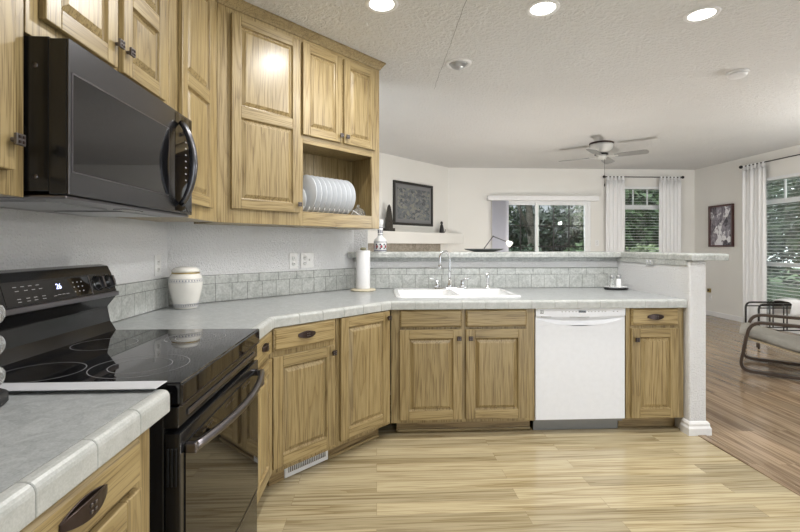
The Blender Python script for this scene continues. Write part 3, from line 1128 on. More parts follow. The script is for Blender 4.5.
# near left, beneath the counter end
t = cabinet('oak base cabinet under the near counter, left of the black range', (BX, 0.0), R(90), 1.075, BZ0, BZ1, 0.66, name='base_cabinet', group=BG)
d = drawer_front(t, 0.53, 1.000, 0.748, 0.850); pull(d, 0.805, 0.808, w=0.125)
d = panel_door(t, 0.53, 1.000, 0.148, 0.738); knob(d, 0.555, 0.66)
d = drawer_front(t, 0.03, 0.50, 0.738, 0.852); pull(d, 0.265, 0.80, w=0.125)
d = panel_door(t, 0.03, 0.50, 0.148, 0.722); knob(d, 0.475, 0.66)
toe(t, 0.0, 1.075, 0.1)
# narrow, right of range
t = cabinet('narrow oak base cabinet squeezed between the black range and the diagonal corner', (BX, 1.893), R(90), 0.342, BZ0, BZ1, 0.66, name='base_cabinet', group=BG)
d = drawer_front(t, 0.03, 0.318, 0.738, 0.854); pull(d, 0.174, 0.80, w=0.10)
d = panel_door(t, 0.03, 0.318, 0.148, 0.712); knob(d, 0.055, 0.675)
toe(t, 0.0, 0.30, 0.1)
# diagonal pair
DO = (BX, BK + BX)
t = cabinet('oak base cabinet on the diagonal with drawer above door and floor register beneath', DO, R(45), 0.428, BZ0, BZ1, 0.5, name='base_cabinet', group=BG, trap=[(0.03, 0.02), (0.427, 0.02), (0.427, 0.6), (0.03, 0.6)])
d = drawer_front(t, 0.018, 0.408, 0.738, 0.854); pull(d, 0.213, 0.80, w=0.11)
d = panel_door(t, 0.012, 0.405, 0.150, 0.710); knob(d, 0.388, 0.672)
mb = MB(); mb.box(0.04, 0.130, 0.066, 0.092, 0.031, BZ0); mb.box(0.130, 0.428, 0.072, 0.092, 0.031, BZ0); mb.build('toe_kick', 'oakdark', t)
DL = 0.625 * math.sqrt(2)
t = cabinet('oak base cabinet on the diagonal with one full-height door and no drawer', (DO[0] + 0.43 * 0.70711, DO[1] + 0.43 * 0.70711), R(45), DL - 0.432, BZ0, BZ1, 0.5, name='base_cabinet', group=BG, trap=[(0.002, 0.02), (DL - 0.47, 0.02), (DL - 0.47, 0.6), (0.002, 0.6)])
d = panel_door(t, 0.022, 0.424, 0.148, 0.853); knob(d, 0.405, 0.812)
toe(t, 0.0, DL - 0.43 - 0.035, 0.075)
MB().box(0.0, DL - 0.47, 0.063, 0.0745, 0.031, 0.048).build('shoe_molding', 'oakh', t, bevel=0.003)
FY = 2.86
t = cabinet('oak base cabinet beneath the white sink, two false drawers above two doors', (0.092, FY), 0, 0.943, BZ0, BZ1, 0.6, cz1=0.735, name='base_cabinet', group=BG, trap=[(0.06, 0.02), (0.94, 0.02), (0.94, 0.6), (0.06, 0.6)])
drawer_front(t, 0.057, 0.458, 0.742, 0.854)
drawer_front(t, 0.485, 0.885, 0.742, 0.854)
d = panel_door(t, 0.057, 0.458, 0.146, 0.727); knob(d, 0.438, 0.672)
d = panel_door(t, 0.485, 0.885, 0.146, 0.727); knob(d, 0.513, 0.672)
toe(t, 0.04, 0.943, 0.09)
MB().box(0.045, 0.943, 0.078, 0.0895, 0.031, 0.048).build('shoe_molding', 'oakh', t, bevel=0.003)
t = cabinet('slim oak base cabinet between the dishwasher and the white end wall', (1.648, FY), 0, 0.398, BZ0, BZ1, 0.6, name='base_cabinet', group=BG)
d = drawer_front(t, 0.031, 0.351, 0.742, 0.854); pull(d, 0.19, 0.80, w=0.11)
d = panel_door(t, 0.031, 0.351, 0.132, 0.722); knob(d, 0.058, 0.652)
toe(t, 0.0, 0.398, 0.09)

# floor register in the toe space
t = thing('floor_register', 'white slotted heat register in the toe space beneath the diagonal cabinet', 'vent', (DO[0], DO[1], 0), R(45))
mb = MB()
mb.loops([(0.134, 0.425, 0.033, 0.120, 0.0715), (0.136, 0.423, 0.035, 0.118, 0.064), (0.155, 0.404, 0.058, 0.104, 0.063)], 0, cap=False)
mb.build('register_frame', 'white', t)
MB().box(0.155, 0.404, 0.0700, 0.0710, 0.058, 0.104).build('register_back', 'darkvoid', t)
mb = MB()
for i in range(20):
    q = 0.162 + i * 0.0122
    mb.box(q, q + 0.0045, 0.0645, 0.0695, 0.0585, 0.1035)
mb.build('grille', 'white', t)

# ------------------------------------------------------------------ countertops
CX = -0.508                   # left run edge
CFY = 2.832                   # sink run edge
CK = 2.738                    # diagonal edge y - x
CT = 0.914
EDGE = [(-0.030, CT - 0.002), (-0.028, CT), (-0.016, CT), (-0.0095, CT - 0.0015), (-0.0045, CT - 0.0050), (-0.0012, CT - 0.0105), (0.0, CT - 0.017), (0.0, CT - 0.053), (-0.002, CT - 0.056), (-0.016, CT - 0.056), (-0.016, CT - 0.020), (-0.030, CT - 0.020)]
GROUT = [(-0.0305, CT - 0.001), (-0.016, CT - 0.0012), (-0.0065, CT - 0.0065), (-0.002, CT - 0.018), (-0.002, CT - 0.053), (-0.014, CT - 0.053), (-0.014, CT - 0.022), (-0.0305, CT - 0.022)]

# main L-shaped top (right of range, round the diagonal, to the end wall)
path = [(CX, 1.889), (CX, CK + CX), (CFY - CK, CFY), (HX0 - 0.002, CFY)]
inner = off_poly(path, -0.0305)
t = thing('countertop', 'long grey laminate countertop from the range round the diagonal past the sink', 'countertop', (0, 0, 0))
bk = 3.845 + 0.002
# sink cut-out
SX_0, SX_1, SY_0, SY_1 = 0.145, 0.985, 3.03, 3.52
wl = XL + 0.0125
mb = MB()
mb.prism([(wl, 1.889), (wl, K_WALL - 0.018 + wl), (HW_Y - 0.0125 - K_WALL + 0.018, HW_Y - 0.0125), (SX_0, HW_Y - 0.0125), (SX_0, inner[2][1]), (inner[2][0], inner[2][1]), inner[1], inner[0]], CT - 0.036, CT)
mb.prism([(SX_0, inner[2][1]), (SX_1, inner[2][1]), (SX_1, SY_0), (SX_0, SY_0)], CT - 0.036, CT)
mb.prism([(SX_0, SY_1), (SX_1, SY_1), (SX_1, HW_Y - 0.0125), (SX_0, HW_Y - 0.0125)], CT - 0.036, CT)
mb.prism([(SX_1, inner[2][1]), (HX0 - 0.002, inner[2][1]), (HX0 - 0.002, HW_Y - 0.0125), (SX_1, HW_Y - 0.0125)], CT - 0.036, CT)
mb.build('laminate_top', 'lam', t)
mb = MB()
edge_tiles(mb, path, EDGE, 0.152)
mb.build('tile_edge', 'tile_edge', t, bevel=0.0015, seg=1)
mb = MB(); sweep(mb, path, GROUT); mb.build('edge_grout', 'grout', t)

# near top
path = [(CX, 0.0), (CX, 1.118)]
t = thing('countertop', 'grey laminate countertop in the near left corner, before the range', 'countertop', (0, 0, 0))
MB().box(wl, CX - 0.0305, 0.0, 1.118, CT - 0.036, CT).build('laminate_top', 'lam', t)
mb = MB(); edge_tiles(mb, path, EDGE, 0.147, first=0.10); mb.build('tile_edge', 'tile_edge', t, bevel=0.0015, seg=1)
mb = MB(); sweep(mb, path, GROUT); mb.build('edge_grout', 'grout', t)

# ------------------------------------------------------------------ backsplash
t = thing('backsplash', 'grey-green tile backsplash with capped top along the kitchen walls', 'backsplash', (0, 0, 0))


def splash(origin, rotz, L, tw=0.109, off=0.0, yb=0.0):
    """local: x along wall, y into wall (0 = wall face)"""
    z0, z1, z2 = CT + 0.0005, 1.029, 1.086
    mb = MB()
    x = -off
    while x < L:
        a, b = max(x + 0.0012, 0), min(x + tw - 0.0012, L)
        if b - a > 0.006:
            mb.box(a, b, -0.0105, 0.0, z0 + 0.002, z1 - 0.0012)
        x += tw
    mb.build('tile_row', 'tile', t, bevel=0.0014, seg=1, loc=(*origin, 0), rotz=rotz)
    mb = MB()
    x = -off * 0.6
    while x < L:
        a, b = max(x + 0.0012, 0), min(x + 0.151, L)
        if b - a > 0.006:
            mb.add([(a, -0.0105, z1 + 0.001), (b, -0.0105, z1 + 0.001), (b, -0.0105, z2 - 0.009), (a, -0.0105, z2 - 0.009), (a, -0.006, z2), (b, -0.006, z2), (b, 0, z2), (a, 0, z2), (a, 0, z1 + 0.001), (b, 0, z1 + 0.001)],
                   [(0, 1, 2, 3), (3, 2, 5, 4), (4, 5, 6, 7), (0, 3, 4, 7, 8), (1, 9, 6, 5, 2), (0, 8, 9, 1)])
        x += 0.1524
    mb.build('cap_row', 'tile', t, bevel=0.0014, seg=1, loc=(*origin, 0), rotz=rotz)
    MB().box(0, L, -0.0085, -0.0002, z0, z2 - 0.002).build('grout_bed', 'grout_dark', t, loc=(*origin, 0), rotz=rotz)


splash((XL, 1.0), R(90), WLY - 1.0 - 0.006, off=0.03)
ld = (WRX - XL) * math.sqrt(2)
splash((XL + 0.004, WLY + 0.004), R(45), ld - 0.010, off=0.05)
splash((WRX + 0.005, HW_Y), 0, HX0 - WRX - 0.007, off=0.04)

# ------------------------------------------------------------------ bar top
BT0, BT1 = 1.171, 1.217
t = thing('bar_top', 'raised grey bar top with tiled edge running behind the sink to the end wall', 'bar top', (0, 0, 0))
bp_ = [(-0.235, HW_Y - 0.012), (-0.235, HW_Y - 0.075), (HX0 - 0.012, HW_Y - 0.075), (HX0 - 0.012, HY0 - 0.035), (HX1 + 0.125, HY0 - 0.035), (HX1 + 0.125, HW_Y + 0.25), (-0.07, HW_Y + 0.25)]
# left-hand traversal keeps the outside on the right
EP = [(d_, z_ - CT + BT1) for d_, z_ in ((-0.028, CT), (-0.012, CT), (-0.004, CT - 0.003), (0.0, CT - 0.011), (0.0, CT - 0.043), (-0.003, CT - 0.046), (-0.028, CT - 0.046))]
GP = [(d_, z_ - CT + BT1) for d_, z_ in ((-0.0285, CT - 0.001), (-0.012, CT - 0.0015), (-0.003, CT - 0.012), (-0.003, CT - 0.044), (-0.0285, CT - 0.044))]
inn = off_poly(bp_, -0.0286)
mb = MB()
mb.prism([(inn[0][0], HW_Y - 0.013), inn[1], (inn[2][0], inn[2][1]), (inn[2][0], HW_Y - 0.013)], BT0, BT1)
mb.prism([(-0.07, HW_Y - 0.013), (inn[2][0], HW_Y - 0.013), (inn[2][0], inn[5][1]), (-0.07, inn[5][1])], BT0, BT1)
mb.prism([(inn[3][0], inn[3][1]), (inn[4][0], inn[4][1]), (inn[5][0], inn[5][1]), (inn[2][0], inn[5][1])], BT0, BT1)
mb.build('laminate_top', 'lam', t)
mb = MB(); edge_tiles(mb, bp_, EP, 0.152); mb.build('tile_edge', 'tile', t, bevel=0.0015, seg=1)
mb = MB(); sweep(mb, bp_, GP); mb.build('edge_grout', 'grout', t)
mb = MB()
sweep(mb, [(-0.19, HW_Y), (HX0, HW_Y), (HX0, HY0 + 0.02)], [(0.0005, 1.138), (0.011, 1.138), (0.011, 1.1705), (0.0005, 1.1705)])
mb.build('under_strip', 'tile', t, bevel=0.001, seg=1)

# ------------------------------------------------------------------ dishwasher
t = thing('dishwasher', 'white built-in dishwasher between the sink cabinet and slim cabinet', 'dishwasher', (1.040, 2.858, 0), 0)
W = 0.600
MB().box(0.0, W, 0.03, 0.58, 0.10, 0.866).build('tub_body', 'toe', t)
mb = MB()
n = 24
# door skin with a shallow scooped recess below the control strip
mb.box(0.0, W, 0.0, 0.03, 0.126, 0.745)
vs, fs = [], []
for i in range(n + 1):
    u = i / n
    x = u * W
    dip = 0.052 * (1 - (2 * u - 1) ** 2)
    inside = 0.016 * (1 - (2 * u - 1) ** 4)
    vs += [(x, 0.0, 0.7455), (x, 0.0, 0.792 - dip), (x, inside, 0.798 - dip * 0.55), (x, inside, 0.803), (x, 0.03, 0.803), (x, 0.03, 0.7455)]
for i in range(n):
    for k in range(6):
        k2 = (k + 1) % 6
        fs.append((i * 6 + k, (i + 1) * 6 + k, (i + 1) * 6 + k2, i * 6 + k2))
fs += [(5, 4, 3, 2, 1, 0), tuple(n * 6 + k for k in range(6))]
mb.add(vs, fs, 0, False)
dd = mb.build('door', 'dw', t)
MB().box(0.23, 0.36, -0.001, 0.012, 0.797, 0.8055).build('handle_lip', 'toe', dd)
MB().box(0.035, 0.105, -0.0012, 0.0, 0.8005, 0.8045).build('rinse_badge', 'toe', dd)
mb = MB()
vs, fs = [], []
for i in range(n + 1):
    u = i / n
    x = u * W
    low = 0.805 + 0.006 * (2 * u - 1) ** 2 - 0.004
    vs += [(x, -0.008, low), (x, -0.008, 0.862), (x, -0.003, 0.868), (x, 0.03, 0.868), (x, 0.03, low)]
for i in range(n):
    for k in range(5):
        k2 = (k + 1) % 5
        fs.append((i * 5 + k, (i + 1) * 5 + k, (i + 1) * 5 + k2, i * 5 + k2))
fs += [(4, 3, 2, 1, 0), tuple(n * 5 + k for k in range(5))]
mb.add(vs, fs)
cp = mb.build('control_panel', 'dw', t)
MB().box(0.285, 0.335, -0.0086, -0.008, 0.829, 0.843).build('display', 'glassblack', cp)
mb = MB(); mb.box(0.027, 0.050, -0.0086, -0.008, 0.824, 0.846, 0)
mb.box(0.030, 0.034, -0.0090, -0.0086, 0.830, 0.843, 1); mb.box(0.038, 0.047, -0.0090, -0.0086, 0.838, 0.843, 1); mb.box(0.038, 0.047, -0.0090, -0.0086, 0.830, 0.834, 1)
mb.build('badge', ['toe', 'dw'], cp)
mb = MB()
for x in [0.175, 0.198, 0.222, 0.246, 0.268, 0.352, 0.372, 0.396, 0.42, 0.444, 0.464, 0.52, 0.546]:
    mb.box(x - 0.005, x + 0.005, -0.0084, -0.008, 0.833, 0.838)
mb.build('key_print', 'mark', cp)
MB().box(0.01, W - 0.01, 0.07, 0.09, 0.031, 0.105).build('toe_kick', 'toe', t)

# ------------------------------------------------------------------ sink, faucet, sprayer
t = thing('sink', 'white double-bowl drop-in kitchen sink in the grey counter', 'sink', (0.128, 2.985, CT), 0)
W, D = 0.872, 0.580
mb = MB()


def rr(x0, x1, y0, y1, r, z, n=5):
    pts = []
    for cx_, cy_, a0 in ((x1 - r, y0 + r, -90), (x1 - r, y1 - r, 0), (x0 + r, y1 - r, 90), (x0 + r, y0 + r, 180)):
        for i in range(n + 1):
            a = R(a0 + 90 * i / n)
            pts.append((cx_ + r * math.cos(a), cy_ + r * math.sin(a), z))
    return pts


def bridge(mb, loops, mat=0, cap=False, smooth=True):
    k = len(loops[0])
    vs = [p for l in loops for p in l]
    fs = []
    for j in range(len(loops) - 1):
        for i in range(k):
            i2 = (i + 1) % k
            fs.append((j * k + i, j * k + i2, (j + 1) * k + i2, (j + 1) * k + i))
    mb.add(vs, fs, mat, smooth)
    if cap:
        o = len(mb.v) - k
        mb.f.append([o + i for i in range(k)]); mb.m.append(mat); mb.s.append(False)


B1 = (0.035, 0.421, 0.045, 0.470)
B2 = (0.451, 0.837, 0.045, 0.470)
# rim: raised lip outside, flat deck between the bowls
bridge(mb, [rr(0, W, 0, D, 0.05, 0.001), rr(0.002, W - 0.002, 0.002, D - 0.002, 0.05, 0.010), rr(0.010, W - 0.010, 0.010, D - 0.010, 0.045, 0.014), rr(0.022, W - 0.022, 0.022, D - 0.022, 0.04, 0.012)])
# deck as strips round the two bowls
zt = 0.012
i0 = 0.022
for a, b, c, d_ in ((i0 + 0.0, W - i0, 0.471, D - i0), (i0, W - i0, i0, 0.044), (i0, 0.034, 0.044, 0.471), (0.422, 0.450, 0.044, 0.471), (0.838, W - i0, 0.044, 0.471)):
    mb.box(a, b, c, d_, zt - 0.006, zt)
for x0_, x1_, y0_, y1_ in (B1, B2):
    bridge(mb, [rr(x0_ - 0.003, x1_ + 0.003, y0_ - 0.003, y1_ + 0.003, 0.004, zt), rr(x0_, x1_, y0_, y1_, 0.05, zt - 0.004), rr(x0_ + 0.006, x1_ - 0.006, y0_ + 0.006, y1_ - 0.006, 0.06, -0.12), rr(x0_ + 0.03, x1_ - 0.03, y0_ + 0.03, y1_ - 0.03, 0.06, -0.165)], cap=True)
mb.build('basin', 'porc', t)
for x0_, x1_, y0_, y1_ in (B1, B2):
    MB().lathe([(0.0, 0.0), (0.03, 0.0), (0.042, 0.003), (0.045, 0.0015)], ((x0_ + x1_) / 2, (y0_ + y1_) / 2, -0.1645)).build('drain', 'steel', t)

FX, FYY = 0.582, 3.515
ZD = CT + 0.0125
t = thing('faucet', 'chrome gooseneck kitchen faucet with two lever handles behind the sink', 'faucet', (FX, FYY, ZD), 0)
mb = MB()
bridge(mb, [rr(-0.135, 0.135, -0.03, 0.03, 0.029, 0.0), rr(-0.135, 0.135, -0.03, 0.03, 0.029, 0.008), rr(-0.128, 0.128, -0.023, 0.023, 0.022, 0.014)], cap=True)
mb.build('base_plate', 'chrome', t)
mb = MB()
mb.lathe([(0.026, 0.012), (0.024, 0.03), (0.016, 0.045), (0.0145, 0.07), (0.0125, 0.075)], n=20)
pts = [(0, 0, 0.07), (0, 0, 0.15), (0, 0, 0.235)]
for i in range(1, 13):
    a = math.pi * i / 12
    pts.append((-0.042 + 0.042 * math.cos(a), -0.02 * (1 - math.cos(a)), 0.235 + 0.062 * math.sin(a)))
pts += [(-0.0845, -0.042, 0.21), (-0.085, -0.043, 0.19)]
mb.tube(pts, 0.0105, 12)
sp = mb.build('spout', 'chrome', t)
mb = MB(); mb.lathe([(0.011, 0.0), (0.0165, -0.01), (0.0175, -0.03), (0.012, -0.034)], (-0.085, -0.043, 0.195), 16); mb.build('aerator', 'chrome', sp)
for s in (-1, 1):
    mb = MB()
    mb.lathe([(0.024, 0.012), (0.022, 0.03), (0.015, 0.05), (0.017, 0.062), (0.010, 0.072)], (s * 0.102, 0, 0), 18)
    mb.tube([(s * 0.102, 0, 0.064), (s * 0.125, -0.008, 0.076), (s * 0.165, -0.022, 0.086)], [0.009, 0.0075, 0.0055], 10)
    mb.build('lever_handle', 'chrome', t)
t = thing('side_sprayer', 'small chrome side sprayer standing right of the faucet on the sink', 'sprayer', (0.889, FYY, ZD), 0)
MB().lathe([(0.024, 0), (0.024, 0.006), (0.015, 0.015), (0.012, 0.03)], n=18).build('socket', 'chrome', t)
MB().lathe([(0.010, 0.03), (0.011, 0.05), (0.0165, 0.08), (0.017, 0.105), (0.011, 0.125), (0.0, 0.13)], n=18).build('spray_head', 'chrome', t)
t.rotation_euler = (R(0), R(0), 0)

# ------------------------------------------------------------------ range
RY = 1.140
t = thing('range', 'black freestanding electric range with glass cooktop in the left run', 'stove', (-0.495, RY, 0), R(90))
W = 0.744
MB().box(0.003, W - 0.003, 0.04, 0.70, 0.03, 0.860).build('body', 'black', t, bevel=0.003)
mb = MB(); mb.box(0.0, W, -0.006, 0.605, 0.864, 0.922)
ct = mb.build('cooktop', 'glassblack', t, bevel=0.006)
mb = MB(); mb.box(0.0, W, -0.0062, 0.0, 0.862, 0.8655); mb.build('trim_line', 'bsteel', t)


def ring(x, y, r, parent, w=0.0013):
    mb = MB()
    n_ = 72
    vs, fs = [], []
    for k in range(n_):
        a = 2 * math.pi * k / n_
        for q in (r - w, r + w):
            vs.append((x + q * math.cos(a), y + q * math.sin(a), 0.9224))
    for k in range(n_):
        k2 = (k + 1) % n_
        fs.append((2 * k, 2 * k + 1, 2 * k2 + 1, 2 * k2))
    mb.add(vs, fs)
    return mb.build('burner_outline', 'ringm', parent)


for x, y, r in ((0.175, 0.185, 0.128), (0.175, 0.185, 0.082), (0.565, 0.185, 0.105), (0.12, 0.42, 0.10), (0.47, 0.46, 0.10), (0.565, 0.185, 0.07)):
    ring(x, y, r, ct)
# front fascia between cooktop and door
mb = MB(); mb.box(0.002, W - 0.002, 0.004, 0.04, 0.806, 0.8615); fa = mb.build('fascia', 'black', t, bevel=0.003)
MB().box(0.055, W - 0.055, -0.001, 0.004, 0.822, 0.836).build('fascia_bar', 'bsteel', fa, bevel=0.002)
# oven door
mb = MB(); mb.box(0.004, W - 0.004, 0.0, 0.038, 0.262, 0.792)
od = mb.build('oven_door', 'black', t, bevel=0.003)
mb = MB(); mb.box(0.03, W - 0.02, -0.003, 0.0, 0.268, 0.758); mb.build('door_glass', 'glassblack', od)
mb = MB()
for c in (0.18, 0.372, 0.564):
    for k in (-1, 0, 1):
        mb.box(c + k * 0.03 - 0.011, c + k * 0.03 + 0.011, -0.004, -0.003, 0.738, 0.744)
mb.build('vent_slots', 'bsteel', od)
mb = MB()
for k in range(3):
    mb.box(0.0005, 0.004, 0.008 + 0.010 * k, 0.012 + 0.010 * k, 0.66, 0.755)
mb.build('side_slots', 'darkvoid', od)
mb = MB()
pts = []
hx0, hx1 = 0.035, W - 0.03
for i in range(25):
    u = -1 + 2 * i / 24
    pts.append((hx0 + (hx1 - hx0) * (u + 1) / 2, -0.022 - 0.040 * (1 - u * u), 0.745))
mb.tube(pts, 0.0125, 10)
mb.box(hx0 - 0.010, hx0 + 0.010, -0.032, -0.002, 0.732, 0.758)
mb.box(hx1 - 0.010, hx1 + 0.010, -0.030, -0.002, 0.733, 0.757)
mb.build('handle', 'bsteel', od, bevel=0.004)
mb = MB(); mb.box(0.004, W - 0.004, 0.004, 0.04, 0.06, 0.250); dr = mb.build('storage_drawer', 'black', t, bevel=0.003)
MB().box(0.006, W - 0.006, 0.0005, 0.004, 0.250, 0.254).build('trim_strip', 'bsteel', dr)
for x in (0.05, W - 0.05):
    for y in (0.08, 0.64):
        MB().lathe([(0.018, 0.031), (0.018, 0.06)], (x, y, 0), 14).build('foot', 'blackm', t)
# backguard: local y = depth from the front; profile in (y, z)
pf = [(0.575, 0.919), (0.600, 0.960), (0.612, 1.018), (0.578, 1.062), (0.576, 1.084), (0.598, 1.158), (0.612, 1.186), (0.640, 1.192), (0.695, 1.190), (0.695, 0.919)]
mb = MB()
k = len(pf)
vs = [(x, y, z) for x in (0.0, W) for y, z in pf]
fs = [(j, (j + 1) % k, k + (j + 1) % k, k + j) for j in range(k)]
fs += [tuple(range(k - 1, -1, -1)), tuple(range(k, 2 * k))]
mb.add(vs, fs)
bg = mb.build('backguard', 'black', t, bevel=0.004)
# control face plane from (0.576,1.084) to (0.598,1.158)
sl = Vector((0, 0.022, 0.074)).normalized()      # up the slope
nn = Vector((0, -sl.z, sl.y))                    # outwards


def cf(x, s, out=0.0):
    """point on the sloped control face, s metres above its lower edge"""
    p = Vector((x, 0.576, 1.084)) + sl * s + nn * out
    return p


def cf_box(mb, x0, x1, s0, s1, o0, o1, mat=0):
    vs = [cf(x, s, o) for x in (x0, x1) for s in (s0, s1) for o in (o0, o1)]
    mb.add(vs, [(0, 1, 3, 2), (4, 6, 7, 5), (0, 4, 5, 1), (2, 3, 7, 6), (0, 2, 6, 4), (1, 5, 7, 3)], mat)


mb = MB(); cf_box(mb, 0.20, 0.585, 0.004, 0.070, 0.0, 0.0012); gl = mb.build('control_glass', 'glassblack', bg)
mb = MB()
for x, s in ((0.245, 0.060), (0.275, 0.060), (0.305, 0.060), (0.335, 0.060), (0.25, 0.047), (0.285, 0.047), (0.315, 0.047), (0.345, 0.047), (0.25, 0.022), (0.285, 0.022), (0.315, 0.022), (0.35, 0.022), (0.25, 0.013), (0.285, 0.013), (0.315, 0.013), (0.35, 0.013), (0.40, 0.016), (0.42, 0.018), (0.44, 0.018), (0.46, 0.018)):
    cf_box(mb, x - 0.007, x + 0.007, s - 0.0009, s + 0.0009, 0.0012, 0.0016)
for r_ in range(3):
    for c_ in range(3):
        cf_box(mb, 0.50 + c_ * 0.022 - 0.003, 0.50 + c_ * 0.022 + 0.003, 0.020 + r_ * 0.017 - 0.002, 0.020 + r_ * 0.017 + 0.002, 0.0012, 0.0016)
mb.build('key_legends', 'mark', gl)
o_ = cf(0.425, 0.046, 0.0018)
text_mesh('26', 0.026, 'clock_digits', 'led', gl, o_, (1, 0, 0), sl)
mb = MB(); mb.box(0.0, W, 0.566, 0.580, 1.064, 1.083); mb.build('lower_lip', 'bsteel', bg, bevel=0.003)
mb = MB(); cf_box(mb, 0.590, 0.593, -0.002, 0.074, 0.0, 0.0015); mb.build('panel_seam', 'bsteel', bg)
for kx in (0.640, 0.705):
    mb = MB()
    c0 = cf(kx, 0.040, 0.0)
    n_ = 24
    rows = [(0.029, 0.0), (0.029, 0.004), (0.025, 0.007), (0.0235, 0.016), (0.020, 0.018)]
    vs, fs = [], []
    ux = Vector((1, 0, 0))
    for r_, h_ in rows:
        for k in range(n_):
            a = 2 * math.pi * k / n_
            vs.append(c0 + ux * (r_ * math.cos(a)) + sl * (r_ * math.sin(a)) + nn * h_)
    for j in range(len(rows) - 1):
        for k in range(n_):
            k2 = (k + 1) % n_
            fs.append((j * n_ + k, j * n_ + k2, (j + 1) * n_ + k2, (j + 1) * n_ + k))
    fs.append(tuple((len(rows) - 1) * n_ + k for k in range(n_)))
    mb.add(vs, fs, 0, True)
    vs = [c0 + ux * a + sl * b + nn * c for a in (-0.005, 0.005) for b in (-0.021, 0.021) for c in (0.0175, 0.025)]
    mb.add(vs, [(0, 1, 3, 2), (4, 6, 7, 5), (0, 4, 5, 1), (2, 3, 7, 6), (0, 2, 6, 4), (1, 5, 7, 3)], 1)
    kb = mb.build('knob', ['black', 'bsteel'], bg)
    mb = MB()
    vs = []
    for r_, h_ in ((0.0305, 0.0005), (0.0325, 0.0015), (0.0305, 0.0045)):
        for k in range(n_):
            a = 2 * math.pi * k / n_
            vs.append(c0 + ux * (r_ * math.cos(a)) + sl * (r_ * math.sin(a)) + nn * h_)
    fs = [(j * n_ + k, j * n_ + (k + 1) % n_, (j + 1) * n_ + (k + 1) % n_, (j + 1) * n_ + k) for j in range(2) for k in range(n_)]
    mb.add(vs, fs, 0, True)
    mb.build('knob_ring', 'chrome', bg)

# grey strip bridging the counter and the range
mb = MB()
mb.box(-1.07, -0.530, 1.092, 1.152, 0.9225, 0.9250)
tag(mb.build('gap_strip', 'greytrim', bevel=0.001, seg=1), 'flat pale grey strip lying over the gap between near counter and range', 'gap cover')

# ------------------------------------------------------------------ microwave
t = thing('microwave', 'black stainless over-the-range microwave under the short oak cabinet', 'microwave', (-0.788, 1.176, 1.395), R(90))
W, H = 0.757, 0.405
MB().box(0.003, W - 0.003, 0.052, 0.425, 0.012, H + 0.005).build('body', 'black', t, bevel=0.002)
mb = MB()
mb.box(0.0, W, 0.004, 0.050, 0.004, H)
md = mb.build('door', 'black', t, bevel=0.003)
mb = MB(); mb.box(0.0, W, 0.0, 0.0039, 0.004, H); mb.build('front_skin', 'bstain', md, bevel=0.0015)
mb = MB(); mb.box(0.016, 0.545, -0.0015, -0.0001, 0.066, 0.317); mb.build('window', 'glassblack', md, bevel=0.001)
mb = MB()
for a in ((0.012, 0.549, 0.062, 0.0655), (0.012, 0.549, 0.3175, 0.321), (0.012, 0.0155, 0.0655, 0.3175), (0.5455, 0.549, 0.0655, 0.3175)):
    mb.box(a[0], a[1], -0.0012, -0.0001, a[2], a[3])
mb.build('window_trim', 'bsteel', md)
mb = MB(); mb.box(0.600, W - 0.004, -0.0012, 0.0, 0.012, H - 0.008); cpn = mb.build('control_strip', 'glassblack', md)
mb = MB()
for i in range(7):
    mb.box(0.688, 0.700, -0.0018, -0.0012, 0.14 + i * 0.026, 0.145 + i * 0.026)
mb.build('key_legends', 'mark', cpn)
mb = MB()
pts = []
for i in range(25):
    u = -1 + 2 * i / 24
    pts.append((0.628, -0.010 - 0.050 * (1 - u * u) ** 0.8, 0.200 + u * 0.165))
mb.tube(pts, [0.012 + 0.004 * (1 - abs(-1 + 2 * i / 24)) for i in range(25)], 10)
mb.build('handle', 'bstain', md)
mb = MB(); mb.lathe([(0.0, 0.0), (0.006, 0.0), (0.007, 0.002)], (0.0025, 0.085, 0.335), 12, 0, 'x'); mb.build('screw', 'bsteel', t)
mb = MB(); mb.lathe([(0.0, 0.0), (0.006, 0.0), (0.007, 0.002)], (0.0025, 0.085, 0.05), 12, 0, 'x'); mb.build('screw', 'bsteel', t)
mb = MB(); mb.box(0.004, W - 0.004, 0.01, 0.42, -0.006, 0.003); un = mb.build('underside', 'bsteel', t, bevel=0.003)
mb = MB(); mb.box(0.06, 0.33, 0.10, 0.33, -0.010, -0.006); mb.build('grease_filter', 'steel', un)
mb = MB(); mb.box(0.42, 0.69, 0.10, 0.33, -0.010, -0.006); mb.build('grease_filter', 'steel', un)
mb = MB(); mb.box(0.33, 0.42, 0.03, 0.08, -0.009, -0.006); mb.build('lamp_cover', 'clear', un)

# ------------------------------------------------------------------ plates in the cubby (diagonal frame)
def diag(x, y, z):
    c = math.cos(R(45))
    return (CP[0] + x * c - y * c, CP[1] + x * c + y * c, z)


